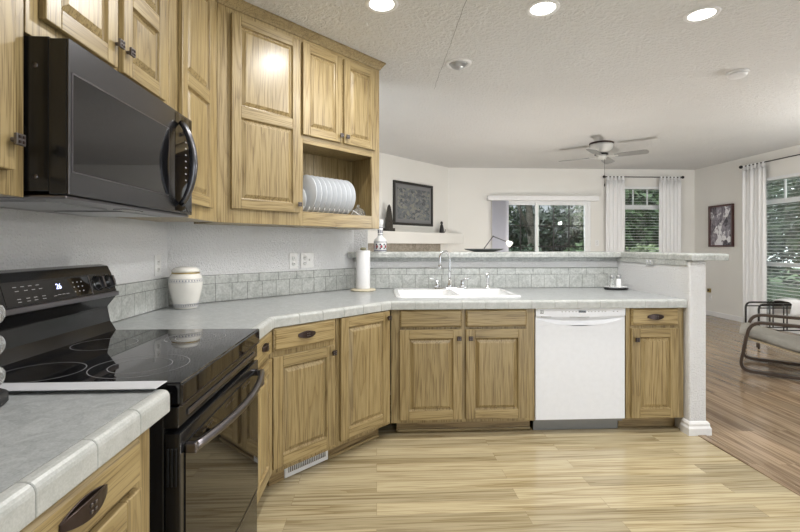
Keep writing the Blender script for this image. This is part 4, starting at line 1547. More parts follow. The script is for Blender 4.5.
PR = 0.134
plate_prof = [(0.0, 0.004), (0.075, 0.004), (0.092, 0.010), (PR - 0.002, 0.016), (PR, 0.018), (PR - 0.001, 0.0205), (0.090, 0.0145), (0.072, 0.0085), (0.0, 0.0085)]
names = ['front-most dinner plate at the right end of the rack in the cubby', 'second white dinner plate from the right end of the plate rack', 'third white dinner plate from the right end of the plate rack',
         'fourth white dinner plate from the right end of the plate rack', 'fifth white dinner plate from the right end of the plate rack', 'sixth white dinner plate from the right end of the plate rack',
         'seventh white dinner plate from the right end of the plate rack', 'eighth white dinner plate from the right end of the plate rack', 'ninth white dinner plate from the right end of the plate rack', 'small saucer at the left end of the plate rack']
pl0 = None
for i in range(10):
    x = 1.045 - i * 0.0445
    if i == 9:
        x -= 0.01
    z = CZ0 - 0.012 + 0.016 + PR
    loc = diag(x, 0.152, z)
    if pl0 is None:
        mb = MB(); mb.lathe(plate_prof, n=48, axis='x')
        pl0 = mb.build('dinner_plate', 'plate_m', loc=loc, rotz=R(45))
        o = tag(pl0, names[0], 'plate', 'white plates in the cabinet cubby')
    elif i < 9:
        o = pl0.copy(); COL.objects.link(o); o.location = loc; o['label'] = names[i]
    else:
        mb = MB(); mb.lathe([(r_ * 0.66, h_) for r_, h_ in plate_prof], n=40, axis='x')
        o = mb.build('saucer', 'plate_m', loc=diag(x, 0.152, CZ0 - 0.012 + 0.016 + PR * 0.66), rotz=R(45))
        tag(o, names[9], 'plate', 'white plates in the cabinet cubby')
t = thing('plate_rack', 'white wire rack holding the plates upright in the cubby', 'rack', diag(0.59, 0.0, CZ0 - 0.012), R(45))
mb = MB()
for y in (0.085, 0.22):
    mb.tube([(0.01, y, 0.006), (0.53, y, 0.006)], 0.0035, 6)
mb.build('rail', 'white', t)
for i in range(11):
    x = 0.475 - i * 0.0445
    mb = MB()
    mb.tube([(x, 0.085, 0.006), (x, 0.05, 0.035), (x, 0.045, 0.05)], 0.0025, 6)
    mb.build('prong', 'white', t)
mb = MB(); mb.tube([(0.475, 0.04, 0.045), (0.50, 0.03, 0.028), (0.53, 0.025, 0.008)], 0.0035, 6); mb.build('end_wire', 'white', t)
t = thing('glass_dome', 'small cut-glass dome standing right of the plates in the cubby', 'glassware', diag(1.19, 0.13, CZ0 - 0.0118), R(45))
mb = MB(); mb.lathe([(0.060, 0.0), (0.062, 0.01), (0.058, 0.045), (0.040, 0.068), (0.015, 0.080)], n=12, smooth=False); mb.build('dome', 'clear', t)
mb = MB(); mb.ellipsoid((0, 0, 0.094), (0.012, 0.012, 0.012), 10, 8); mb.build('finial', 'clear', t)

# ------------------------------------------------------------------ counter things
t = thing('canister', 'cream ceramic lidded jar with grey-blue bands in the left counter corner', 'jar', (-1.083, 2.575, CT + 0.001))
mb = MB()
mb.lathe([(0.068, 0.0), (0.072, 0.006), (0.086, 0.06), (0.100, 0.115), (0.104, 0.150), (0.097, 0.180), (0.086, 0.194), (0.082, 0.196)], n=44)
bd = mb.build('jar_body', 'ceram', t)
t.scale = (0.87, 0.87, 1.0)
for z, r, h in ((0.158, 0.1045, 0.009), (0.020, 0.0772, 0.008)):
    mb = MB(); 
    r2 = {0.158: 0.1035, 0.020: 0.0800}[z]
    n_ = 36
    for k in range(n_):
        a0, a1 = 2 * math.pi * k / n_, 2 * math.pi * (k + 0.5) / n_
        vs = []
        for zz, q in ((z - h / 2, (0.1047 if z > 0.1 else 0.0765)), (z + h / 2, (0.1022 if z > 0.1 else 0.0802))):
            for a in (a0, a1):
                vs.append((q * math.cos(a), q * math.sin(a), zz))
        mb.add(vs, [(0, 1, 3, 2)])
    for zz, q in ((z - h / 2 - 0.004, (0.1042 if z > 0.1 else 0.0752)), (z + h / 2 + 0.004, (0.1012 if z > 0.1 else 0.0812))):
        mb.lathe([(q, zz - 0.001), (q + 0.0006, zz), (q, zz + 0.001)], n=44)
    mb.build('glaze_band', 'bluepat', bd)
mb = MB(); mb.lathe([(0.083, 0.196), (0.086, 0.199), (0.083, 0.203)], n=44); mb.build('gold_ring', 'gold', t)
mb = MB(); mb.lathe([(0.081, 0.203), (0.084, 0.208), (0.084, 0.216), (0.070, 0.228), (0.045, 0.234), (0.0, 0.236)], n=44); mb.build('lid', 'ceram', t)

t = thing('paper_towel_holder', 'white paper towel roll on a pale wooden stand before the wall end', 'paper towel', (-0.106, 3.50, CT + 0.0005))
MB().lathe([(0.094, 0), (0.100, 0.004), (0.100, 0.010), (0.094, 0.016), (0.0, 0.017)], n=36).build('base', 'palewood', t)
MB().lathe([(0.008, 0.017), (0.008, 0.325)], n=12).build('post', 'palewood', t)
MB().lathe([(0.020, 0.018), (0.054, 0.018), (0.055, 0.022), (0.055, 0.312), (0.054, 0.316), (0.020, 0.316), (0.019, 0.31)], n=40).build('paper_roll', 'paper', t)
MB().lathe([(0.010, 0.318), (0.022, 0.321), (0.025, 0.330), (0.018, 0.340), (0.0, 0.343)], n=20).build('finial', 'olive', t)

t = thing('serving_tray', 'small white dish on a dark tray at the right counter corner', 'tray', (1.935, 3.50, CT + 0.0005))
MB().lathe([(0.085, 0), (0.100, 0.004), (0.104, 0.012), (0.098, 0.012), (0.0, 0.010)], n=36, sx=0.92, sy=0.75).build('tray_base', 'blackm', t)
MB().lathe([(0.075, 0.0125), (0.096, 0.020), (0.102, 0.026), (0.096, 0.026), (0.070, 0.018), (0.0, 0.018)], n=36, sx=0.92, sy=0.75).build('dish', 'porc', t)
t = thing('shaker', 'clear glass shaker with steel top on the small tray, left of its pair', 'shaker', (1.905, 3.505, CT + 0.0190), 0, 'shakers on the tray')
MB().lathe([(0.020, 0), (0.021, 0.004), (0.017, 0.070), (0.0, 0.071)], n=10, smooth=False).build('shaker_body', 'clear', t)
MB().lathe([(0.018, 0.070), (0.019, 0.074), (0.018, 0.090), (0.010, 0.102), (0.0, 0.104)], n=18).build('cap', 'steel', t)
t = thing('shaker', 'white shaker with steel top on the small tray, right of its pair', 'shaker', (1.955, 3.495, CT + 0.0190), 0, 'shakers on the tray')
MB().lathe([(0.019, 0), (0.020, 0.004), (0.017, 0.070), (0.0, 0.071)], n=18).build('shaker_body', 'porc', t)
MB().lathe([(0.018, 0.070), (0.019, 0.074), (0.018, 0.090), (0.010, 0.102), (0.0, 0.104)], n=18).build('cap', 'steel', t)

# spice carousel at the left edge
t = thing('spice_rack', 'black revolving spice rack with clear-capped jars on the near counter', 'spice rack', (-0.905, 0.993, CT + 0.001), R(0))
MB().lathe([(0.085, 0), (0.09, 0.004), (0.09, 0.020), (0.08, 0.026), (0.0, 0.026)], n=32).build('turntable', 'blackm', t)
mb = MB(); mb.box(-0.038, 0.038, -0.038, 0.038, 0.026, 0.245); mb.build('tower', 'blackm', t, bevel=0.004)
MB().lathe([(0.062, 0.245), (0.066, 0.251), (0.066, 0.262), (0.058, 0.268), (0.0, 0.270)], n=28).build('top_cap', 'steel', t)
for lvl in range(3):
    for q in range(4):
        a = R(90 * q)
        z = 0.070 + lvl * 0.0675
        mb = MB()
        mb.lathe([(0.022, 0.039), (0.022, 0.062), (0.020, 0.064)], (0, 0, 0), 16, 0, 'x')
        mb.lathe([(0.023, 0.064), (0.026, 0.068), (0.026, 0.082), (0.021, 0.092), (0.010, 0.096), (0.0, 0.097)], (0, 0, 0), 14, 1, 'x', smooth=False)
        rot = Matrix.Rotation(a, 4, 'Z')
        mb.v = [tuple(rot @ Vector(p) + Vector((0, 0, z))) for p in mb.v]
        mb.build('jar', ['spice', 'clear'], t)

# ------------------------------------------------------------------ bar things
BZ = BT1 + 0.0005
t = thing('bottle', 'white ceramic liquor bottle painted with dark red and navy motifs on the bar', 'bottle', (0.030, 3.700, BZ))
MB().lathe([(0.048, 0), (0.052, 0.004), (0.054, 0.06), (0.054, 0.088), (0.046, 0.108), (0.026, 0.122), (0.021, 0.135), (0.022, 0.215), (0.020, 0.220)], n=30).build('bottle_body', 'porc', t)
mb = MB()
for k in range(9):
    a = R(k * 40)
    for z, r_, w_, h_ in ((0.045, 0.0548, 0.010, 0.013), ):
        c_, s_ = math.cos(a), math.sin(a)
        vs = []
        for i in range(8):
            b = 2 * math.pi * i / 8
            vs.append((c_ * r_ - s_ * w_ * math.cos(b), s_ * r_ + c_ * w_ * math.cos(b), z + h_ * math.sin(b)))
        mb.add(vs, [tuple(range(8))], 0)
mb.build('flower_motif', 'redpat', t)
mb = MB()
for z, r_ in ((0.012, 0.0535), (0.082, 0.0545), (0.142, 0.0215), (0.205, 0.0224)):
    mb.lathe([(r_, z - 0.003), (r_ + 0.0006, z), (r_, z + 0.003)], n=30)
for k in range(10):
    a = R(k * 36 + 18)
    for z, r_, w_, h_ in ((0.03, 0.0544, 0.006, 0.006), (0.062, 0.0548, 0.007, 0.007), (0.17, 0.0222, 0.004, 0.014)):
        c_, s_ = math.cos(a), math.sin(a)
        mb.add([(c_ * r_ - s_ * p, s_ * r_ + c_ * p, z + q) for p, q in ((-w_, -h_), (w_, -h_), (w_, h_), (-w_, h_))], [(0, 1, 2, 3)])
mb.build('band_motif', 'navypat', t)
MB().lathe([(0.024, 0.220), (0.026, 0.226), (0.026, 0.262), (0.020, 0.270), (0.0, 0.271)], n=24).build('stopper', 'porc', t)

t = thing('platter', 'shallow dark grey platter lying on the bar behind the faucet', 'platter', (0.915, 3.750, BZ))
MB().lathe([(0.085, 0), (0.09, 0.002), (0.155, 0.016), (0.170, 0.024), (0.165, 0.026), (0.085, 0.007), (0.0, 0.006)], n=44, sy=0.62).build('dish', 'platter', t)
t = thing('desk_lamp', 'thin bent-arm lamp with a small lit white shade, behind the dark platter', 'lamp', (0.945, 3.885, BZ))
MB().lathe([(0.034, 0), (0.036, 0.004), (0.034, 0.009), (0.0, 0.010)], n=28).build('base', 'iron', t)
mb = MB(); mb.tube([(0, 0, 0.009), (0.0, 0, 0.02), (0.086, 0, 0.135)], 0.005, 8); mb.build('lower_arm', 'bsteel', t)
mb = MB(); mb.ellipsoid((0.086, 0, 0.136), (0.006, 0.006, 0.006), 10, 8); mb.build('joint', 'iron', t)
mb = MB(); mb.tube([(0.086, 0, 0.135), (0.215, 0, 0.085)], 0.0045, 8); mb.build('upper_arm', 'bsteel', t)
mb = MB()
ax = Vector((0.82, 0, -0.57)).normalized()
bx_ = Vector((0, 1, 0)); cx_ = ax.cross(bx_)
o0 = Vector((0.205, 0, 0.090))
rows = [(0.006, 0.0), (0.014, 0.006), (0.024, 0.030), (0.028, 0.052), (0.024, 0.052), (0.020, 0.032)]
vs, fs = [], []
for r_, h_ in rows:
    for k in range(20):
        a = 2 * math.pi * k / 20
        vs.append(o0 + ax * h_ + bx_ * (r_ * math.cos(a)) + cx_ * (r_ * math.sin(a)))
for j in range(len(rows) - 1):
    for k in range(20):
        k2 = (k + 1) % 20
        fs.append((j * 20 + k, j * 20 + k2, (j + 1) * 20 + k2, (j + 1) * 20 + k))
fs.append(tuple(5 * 20 + k for k in range(20)))
mb.add(vs, fs, 0, True)
mb.build('lamp_shade', 'shade', t)

# ------------------------------------------------------------------ outlets and switches
def outlet(label, loc, rotz, gangs=1, kinds=('duplex',), horizontal=False, group='white wall plates'):
    t = thing('wall_outlet', label, 'wall outlet', loc, rotz, group)
    w, h = 0.070 + 0.046 * (gangs - 1), 0.115
    if horizontal:
        w, h = 0.040, 0.10
    if horizontal:
        MB().box(-h / 2, h / 2, -0.006, -0.0003, -w / 2, w / 2).build('cover_plate', 'tile', t, bevel=0.002)
        for s in (-1, 1):
            MB().lathe([(0.0125, 0), (0.0125, -0.0078), (0.0, -0.0080)], (s * 0.02, -0.0003, 0), 16, 0, 'y').build('receptacle', 'greytrim', t)
        return t
    MB().box(-w / 2, w / 2, -0.006, -0.0003, -h / 2, h / 2).build('cover_plate', 'outlet', t, bevel=0.002)
    for g, kd in enumerate(kinds):
        cx = (g - (gangs - 1) / 2) * 0.046
        if kd == 'duplex':
            for s in (-1, 1):
                p = MB(); p.lathe([(0.0165, 0), (0.0165, -0.0078), (0.0, -0.0080)], (cx, -0.0003, s * 0.02), 16, 0, 'y')
                p = p.build('receptacle', 'outlet', t)
                q = MB()
                q.box(cx - 0.0075, cx - 0.0050, -0.0090, -0.0082, s * 0.02 - 0.003, s * 0.02 + 0.006)
                q.box(cx + 0.0050, cx + 0.0075, -0.0090, -0.0082, s * 0.02 - 0.003, s * 0.02 + 0.006)
                q.build('slot', 'darkvoid', p)
        else:
            MB().box(cx - 0.005, cx + 0.005, -0.016, -0.006, -0.004, 0.012).build('toggle', 'outlet', t, bevel=0.001)
    return t


def wd(xx):  # point on the diagonal wall face
    return (xx, xx + K_WALL)


outlet('white single outlet plate on the left wall above the canister', (XL, 2.528, 1.158), R(90), 1)
outlet('white single-gang outlet plate on the diagonal wall, left of the double one', (*wd(-0.608), 1.158), R(45), 1)
outlet('white double-gang plate with outlet and switch on the diagonal wall', (*wd(-0.522), 1.160), R(45), 2, ('duplex', 'toggle'))
outlet('outlet plate set sideways in the strip under the bar at the end wall', (HX0 - 0.0113, 3.22, 1.148), R(-90), 1, horizontal=True)
outlet('white outlet plate on the far wall between patio door and window', (4.065, YB, 1.32), R(0), 1)
outlet('low white outlet plate on the right wall near the baseboard', (XR, 7.60, 0.36), R(-90), 1)
t = thing('plug_adapter', 'brown plug-in adapter just above the low white outlet on right wall', 'adapter', (XR, 7.62, 0.475), R(-90))
MB().box(-0.03, 0.03, -0.03, -0.0005, -0.035, 0.035).build('adapter_body', 'gold', t, bevel=0.004)
MB().box(-0.02, 0.02, -0.034, -0.03, -0.01, 0.02).build('adapter_face', 'bronze', t, bevel=0.002)

# ------------------------------------------------------------------ ceiling fittings
t = thing('ceiling_eyeball', 'small round recessed eyeball fitting in the ceiling, unlit', 'ceiling fitting', (0.635, 3.43, CEIL))  # unlit recessed eyeball fitting, no speaker
MB().lathe([(0.072, -0.004), (0.075, -0.010), (0.098, -0.008), (0.104, -0.001), (0.104, 0.0)], n=36).build('trim_ring', 'white', t)
MB().lathe([(0.072, -0.004), (0.060, -0.012), (0.050, -0.030), (0.030, -0.038), (0.0, -0.040)], n=32).build('eyeball', 'steel', t)
t = thing('smoke_detector', 'round white smoke detector on the ceiling at the right', 'smoke detector', (2.95, 3.49, CEIL))
MB().lathe([(0.078, 0.0), (0.078, -0.010), (0.072, -0.014), (0.0, -0.014)], n=36).build('base_plate', 'white', t)
MB().lathe([(0.068, -0.016), (0.066, -0.030), (0.055, -0.042), (0.0, -0.044)], n=36).build('cover', 'white', t)
MB().lathe([(0.064, -0.0142), (0.064, -0.0158)], n=36).build('vent_gap', 'darkvoid', t)

# ceiling fan
FANX, FANY = 3.10, 5.98
t = thing('ceiling_fan', 'off-white hugger ceiling fan with four blades in the far room', 'ceiling fan', (FANX, FANY, CEIL))
MB().lathe([(0.155, 0.0), (0.160, -0.012), (0.150, -0.022), (0.0, -0.022)], n=36).build('canopy', 'bronze', t)
MB().lathe([(0.148, -0.022), (0.150, -0.05), (0.130, -0.10), (0.095, -0.135), (0.060, -0.145)], n=36).build('motor_housing', 'fan', t)
mb = MB(); mb.lathe([(0.085, -0.148), (0.090, -0.165), (0.060, -0.170), (0.0, -0.170)], n=28); mb.build('vent_ring', 'iron', t)
MB().lathe([(0.068, -0.170), (0.070, -0.205), (0.050, -0.225), (0.0, -0.232)], n=28).build('switch_housing', 'fan', t)
for k in range(4):
    a = R(-40 + 90 * k)
    rot = Matrix.Rotation(a, 4, 'Z') @ Matrix.Rotation(R(-12), 4, 'X')
    mb = MB()
    out = [(0.17, -0.050), (0.26, -0.060), (0.53, -0.068), (0.565, -0.055), (0.58, 0.0), (0.565, 0.055), (0.53, 0.068), (0.26, 0.060), (0.17, 0.050)]
    mb.prism(out, -0.004, 0.004)
    mb.v = [tuple(rot @ Vector(p) + Vector((0, 0, -0.190))) for p in mb.v]
    bl = mb.build('blade', 'bladem', t)
    mb = MB(); mb.box(0.06, 0.21, -0.018, 0.018, -0.012, -0.0045)
    mb.v = [tuple(rot @ Vector(p) + Vector((0, 0, -0.190))) for p in mb.v]
    mb.build('blade_bracket', 'fan', bl)
mb = MB(); mb.tube([(0.03, -0.03, -0.222), (0.03, -0.03, -0.56)], 0.0022, 6); pc = mb.build('pull_chain', 'iron', t)
mb = MB(); mb.lathe([(0.004, -0.56), (0.008, -0.575), (0.007, -0.60), (0.0, -0.61)], (0.03, -0.03, 0), 10); mb.build('chain_bob', 'iron', pc)

# ------------------------------------------------------------------ curtains, blinds, rods
def curtain(label, axis, a0, a1, z0, z1, at, folds, amp=0.016, taper=0.0):
    t = thing('curtain', label, 'curtain', (0, 0, 0), 0, 'white tab-top curtains')
    mb = MB()
    nx, nz = folds * 10, 10
    vs, fs = [], []
    for j in range(nz + 1):
        v = j / nz
        z = z1 + (z0 - z1) * v
        g = taper * v
        for i in range(nx + 1):
            u = i / nx
            a = a0 - g + (a1 - a0 + 2 * g) * u
            d = amp * (0.55 + 0.45 * v) * math.sin(2 * math.pi * folds * u + 0.7 * math.sin(5 * u + 2 * v)) + 0.006 * math.sin(17 * u + 3 * v)
            p = (a, at + d, z) if axis == 'x' else (at + d, a, z)
            vs.append(p)
    for j in range(nz):
        for i in range(nx):
            q = j * (nx + 1) + i
            fs.append((q, q + 1, q + nx + 2, q + nx + 1))
    mb.add(vs, fs, 0, True)
    o = mb.build('cloth', 'curtain', t)
    so = o.modifiers.new('thick', 'SOLIDIFY'); so.thickness = 0.002
    nt_ = folds
    for i in range(nt_):
        a = a0 + (a1 - a0) * (i + 0.5) / nt_
        mb = MB()
        for s in (-1, 1):
            if axis == 'x':
                mb.box(a - 0.018, a + 0.018, at + s * 0.0125 - 0.001, at + s * 0.0125 + 0.001, z1 - 0.012, z1 + 0.062)
            else:
                mb.box(at + s * 0.0125 - 0.001, at + s * 0.0125 + 0.001, a - 0.018, a + 0.018, z1 - 0.012, z1 + 0.062)
        if axis == 'x':
            mb.box(a - 0.018, a + 0.018, at - 0.0135, at + 0.0135, z1 + 0.062, z1 + 0.064)
        else:
            mb.box(at - 0.0135, at + 0.0135, a - 0.018, a + 0.018, z1 + 0.062, z1 + 0.064)
        mb.build('tab', 'curtain', t)
    return t


RODZ = 2.535
curtain('white tab-top curtain left of the far window with blinds', 'x', 4.20, 4.545, 0.05, RODZ - 0.052, YB - 0.075, 5)
curtain('white tab-top curtain right of the far window, by the room corner', 'x', 5.20, 5.61, 0.05, RODZ - 0.052, YB - 0.075, 6)
curtain('white tab-top curtain on the right wall, between picture and window', 'y', 6.40, 6.82, 0.05, RODZ - 0.052, XR - 0.075, 6)


def rod(label, axis, a0, a1, at, brk):
    t = thing('curtain_rod', label, 'curtain rod', (0, 0, 0), 0, 'dark curtain rods')
    mb = MB()
    mb.tube([(a0, at, RODZ), (a1, at, RODZ)] if axis == 'x' else [(at, a0, RODZ), (at, a1, RODZ)], 0.0085, 10)
    mb.build('rod', 'iron', t)
    for a in (a0 - 0.02, a1 + 0.02):
        mb = MB(); mb.ellipsoid((a, at, RODZ) if axis == 'x' else (at, a, RODZ), (0.026, 0.026, 0.026), 14, 10); mb.build('finial', 'iron', t)
    for a in brk:
        mb = MB()
        if axis == 'x':
            mb.box(a - 0.006, a + 0.006, at, YB - 0.0005, RODZ - 0.014, RODZ - 0.0088)
        else:
            mb.box(at, XR - 0.0005, a - 0.006, a + 0.006, RODZ - 0.014, RODZ - 0.0088)
        mb.build('bracket', 'iron', t)


rod('dark curtain rod with ball ends over the far window', 'x', 4.18, 5.63, YB - 0.075, (4.19, 5.62))
rod('dark curtain rod with ball ends over the right-hand window', 'y', 4.30, 6.84, XR - 0.075, (4.31, 6.83))


def blind(label, axis, a0, a1, z0, z1, at, pitch):
    t = thing('window_blind', label, 'blind', (0, 0, 0), 0, 'white horizontal blinds')
    mb = MB()
    if axis == 'x':
        mb.box(a0, a1, at - 0.025, at + 0.025, z1 - 0.045, z1)
    else:
        mb.box(at - 0.025, at + 0.025, a0, a1, z1 - 0.045, z1)
    mb.build('headrail', 'slat', t)
    mb = MB()
    z = z1 - 0.075
    rt = R(7)
    while z > z0 + 0.02:
        for s in (1,):
            dy, dz = 0.022 * math.cos(rt), 0.022 * math.sin(rt)
            if axis == 'x':
                vs = [(a, at + q * dy, z + q * dz + e) for a in (a0, a1) for q in (-1, 1) for e in (0, 0.0028)]
            else:
                vs = [(at + q * dy, a, z + q * dz + e) for a in (a0, a1) for q in (-1, 1) for e in (0, 0.0028)]
            mb.add(vs, [(0, 1, 3, 2), (4, 6, 7, 5), (0, 4, 5, 1), (2, 3, 7, 6), (0, 2, 6, 4), (1, 5, 7, 3)])
        z -= pitch
    mb.build('slats', 'slat', t)
    for f in (0.12, 0.88):
        a = a0 + (a1 - a0) * f
        mb = MB()
        mb.tube([(a, at - 0.024, z0 + 0.01), (a, at - 0.024, z1 - 0.03)] if axis == 'x' else [(at - 0.024, a, z0 + 0.01), (at - 0.024, a, z1 - 0.03)], 0.0014, 5)
        mb.build('lift_cord', 'slat', t)
    mb = MB()
    if axis == 'x':
        mb.box(a0, a1, at - 0.02, at + 0.02, z0, z0 + 0.016)
    else:
        mb.box(at - 0.02, at + 0.02, a0, a1, z0, z0 + 0.016)
    mb.build('bottom_rail', 'slat', t)
    return t


blind('white horizontal blind in the far window between the curtains', 'x', WX0 + 0.01, WX1 - 0.01, WZ0 + 0.01, WZ1 - 0.005, YB - 0.02 + 0.015, 0.05)
blind('white horizontal blind in the large right-hand window', 'y', RY0 + 0.01, RY1 - 0.01, RZ0 + 0.01, RZ1 - 0.005, XR - 0.005, 0.05)

t = thing('vertical_blind', 'lavender-grey vertical blind drawn to the left of the patio door', 'blind', (0, 0, 0))
mb = MB(); mb.box(2.01, 4.05, YB - 0.115, YB - 0.001, 2.09, 2.175); mb.build('valance', 'white', t, bevel=0.004)
for i in range(8):
    x = 2.125 + i * 0.034
    rot = Matrix.Translation((x, YB - 0.055, 0)) @ Matrix.Rotation(R(28), 4, 'Z')
    mb = MB()
    nn_ = 6
    vs = []
    for j in range(nn_ + 1):
        u = -1 + 2 * j / nn_
        for z in (0.05, 2.09):
            for th in (0.0, 0.0015):
                vs.append(rot @ Vector((u * 0.043, 0.006 * (1 - u * u) + th, z)))
    fs = []
    for j in range(nn_):
        b0, b1 = j * 4, j * 4 + 4
        fs += [(b0, b1, b1 + 2, b0 + 2), (b0 + 1, b0 + 3, b1 + 3, b1 + 1), (b0, b0 + 1, b1 + 1, b1), (b0 + 2, b1 + 2, b1 + 3, b0 + 3)]
    mb.add(vs, fs, 0, True)
    mb.build('vane', 'vane', t)

# ------------------------------------------------------------------ fireplace and what stands on it
def fdiag(u, d, z=0.0):
    """point on the fireplace wall: u metres left of the far corner along the wall, d in front of it"""
    c = math.cos(R(45))
    return (YB - FW - u * c + d * c, YB - u * c - d * c, z)


ANG = R(45)
fc = fdiag(0, 0)
# local frame: x runs along the wall towards the far corner, y into the wall
t = thing('fireplace', 'corner fireplace with a boxed grey-white mantel on the diagonal far wall', 'fireplace', (fc[0], fc[1], 0), ANG)
mb = MB(); mb.prism([(-2.75, -0.001), (-0.006, -0.001), (0.190, -0.20), (-2.75, -0.20)], 1.305, 1.490); mb.build('mantel', 'wall_warm', t, bevel=0.006)
mb = MB()
mb.box(-2.10, -1.72, -0.05, -0.001, 0.0, 1.304); mb.box(-0.68, -0.30, -0.05, -0.001, 0.0, 1.304); mb.box(-1.72, -0.68, -0.05, -0.001, 0.85, 1.304)
mb.build('stone_surround', 'stone', t, bevel=0.003)
mb = MB(); mb.box(-1.72, -0.68, -0.03, -0.001, 0.0, 0.85); mb.build('firebox', 'blackm', t)
MZ = 1.4905
p = fdiag(1.66, 0.09)
t = thing('pyramid_figurine', 'dark pointed figurine on a stepped base at the left of the mantel', 'figurine', (p[0], p[1], MZ), ANG)
mb = MB(); mb.box(-0.075, 0.075, -0.06, 0.06, 0.0, 0.05); mb.build('plinth', 'statue', t, bevel=0.008)
mb = MB()
rows = [(0.068, 0.05), (0.070, 0.09), (0.062, 0.19), (0.048, 0.29), (0.032, 0.37), (0.014, 0.405), (0.0, 0.412)]
mb.lathe(rows, n=10, sy=0.7, smooth=False); mb.build('carving', 'statue', t)
p = fdiag(0.32, 0.09)
t = thing('cat_figurine', 'small black seated cat figurine near the right end of the mantel', 'figurine', (p[0], p[1], MZ), ANG)
mb = MB()
mb.lathe([(0.040, 0.0), (0.046, 0.02), (0.044, 0.06), (0.034, 0.11), (0.024, 0.145), (0.018, 0.16)], n=18, sy=0.85)
mb.ellipsoid((-0.008, -0.004, 0.178), (0.026, 0.024, 0.024), 14, 10)
mb.lathe([(0.009, 0.0), (0.0, 0.026)], (-0.022, 0, 0.194), 8)
mb.lathe([(0.009, 0.0), (0.0, 0.026)], (0.006, 0, 0.194), 8)
mb.build('cat_body', 'darkfig', t)
mb = MB(); mb.tube([(0.035, 0.0, 0.012), (0.066, -0.008, 0.016), (0.074, -0.02, 0.04), (0.068, -0.022, 0.075)], [0.009, 0.008, 0.007, 0.004], 8); mb.build('tail', 'darkfig', t)

# art above the mantel
t = thing('wall_art', 'black-framed grey print hanging above the mantel', 'picture', fdiag(0.985, 0.0, 1.952), ANG)
w, h = 1.0, 0.70
mb = MB()
mb.box(-w / 2, w / 2, -0.028, -0.001, h / 2 - 0.04, h / 2); mb.box(-w / 2, w / 2, -0.028, -0.001, -h / 2, -h / 2 + 0.04)
mb.box(-w / 2, -w / 2 + 0.04, -0.028, -0.001, -h / 2 + 0.04, h / 2 - 0.04); mb.box(w / 2 - 0.04, w / 2, -0.028, -0.001, -h / 2 + 0.04, h / 2 - 0.04)
mb.build('frame', 'frame_black', t, bevel=0.003)
MB().box(-w / 2 + 0.04, w / 2 - 0.04, -0.012, -0.001, -h / 2 + 0.04, h / 2 - 0.04).build('mat_board', 'mat', t)
MB().box(-w / 2 + 0.10, w / 2 - 0.08, -0.0135, -0.0122, -h / 2 + 0.10, h / 2 - 0.10).build('print', 'art1', t)

t = thing('wall_art', 'red-brown framed monochrome photo print hanging on the right wall', 'picture', (XR, 7.34, 1.612), R(-90))
w, h = 0.53, 0.72
mb = MB()
for a in ((-w / 2, w / 2, h / 2 - 0.03, h / 2), (-w / 2, w / 2, -h / 2, -h / 2 + 0.03), (-w / 2, -w / 2 + 0.03, -h / 2 + 0.03, h / 2 - 0.03), (w / 2 - 0.03, w / 2, -h / 2 + 0.03, h / 2 - 0.03)):
    mb.box(a[0], a[1], -0.045, -0.001, a[2], a[3])
mb.build('frame', 'frame_brown', t, bevel=0.003)
MB().box(-w / 2 + 0.03, w / 2 - 0.03, -0.02, -0.001, -h / 2 + 0.03, h / 2 - 0.03).build('print', 'art2', t)

# ------------------------------------------------------------------ armchair (bentwood frames) at the right edge
def smooth_path(pts, r, n=6):
    """round the corners of a polyline"""
    out = [Vector(pts[0])]
    for i in range(1, len(pts) - 1):
        p, a, b = Vector(pts[i]), Vector(pts[i - 1]), Vector(pts[i + 1])
        u, v = (a - p).normalized(), (b - p).normalized()
        rr_ = min(r, (a - p).length * 0.45, (b - p).length * 0.45)
        for k in range(n + 1):
            s = k / n
            out.append(p + u * rr_ * (1 - s) ** 2 + v * rr_ * s ** 2)
    out.append(Vector(pts[-1]))
    return out


def strip(mb, pts, wx, th):
    """flat bent bar: path in the local x-z plane, width along y"""
    n = len(pts)
    vs = []
    for i, p in enumerate(pts):
        t_ = (pts[min(i + 1, n - 1)] - pts[max(i - 1, 0)]).normalized()
        nr = Vector((-t_.z, 0, t_.x))
        for y in (-wx / 2, wx / 2):
            for s in (-1, 1):
                vs.append(p + Vector((0, y, 0)) + nr * (s * th / 2))
    fs = []
    for i in range(n - 1):
        a, b = i * 4, i * 4 + 4
        fs += [(a, b, b + 1, a + 1), (a + 2, a + 3, b + 3, b + 2), (a, a + 2, b + 2, b), (a + 1, b + 1, b + 3, a + 3)]
    fs += [(0, 1, 3, 2), (4 * n - 4, 4 * n - 2, 4 * n - 1, 4 * n - 3)]
    mb.add(vs, fs, 0, False)


# local: +x points out of the seat's back, -x is the front; the near runner is on -y
CHX, CHY = 3.555, 4.17
ca = R(-42)
t = thing('armchair', 'bentwood armchair with dark brown frames and grey-beige cushion on the wood floor', 'chair', (CHX, CHY, 0), ca)
for y in (0.0, 0.62):
    mb = MB()
    pts = smooth_path([(0.86, y, 0.026), (-0.01, y, 0.026), (0.075, y, 0.505), (0.78, y, 0.49), (0.90, y, 0.30)], 0.11, 8)
    strip(mb, pts, 0.058, 0.028)
    mb.build('side_frame', 'brownwood', t, bevel=0.004)
mb = MB(); mb.box(0.50, 0.56, 0.03, 0.59, 0.041, 0.105); mb.build('cross_bar', 'greytrim', t, bevel=0.003)
mb = MB(); mb.box(0.12, 0.15, 0.03, 0.59, 0.255, 0.30); mb.build('front_rail', 'brownwood', t, bevel=0.004)
mb = MB()
pts = smooth_path([(0.06, 0.31, 0.330), (0.66, 0.31, 0.175), (0.95, 0.31, 0.85)], 0.12, 8)
strip(mb, pts, 0.54, 0.016)
mb.build('seat_sling', 'seatpad', t)
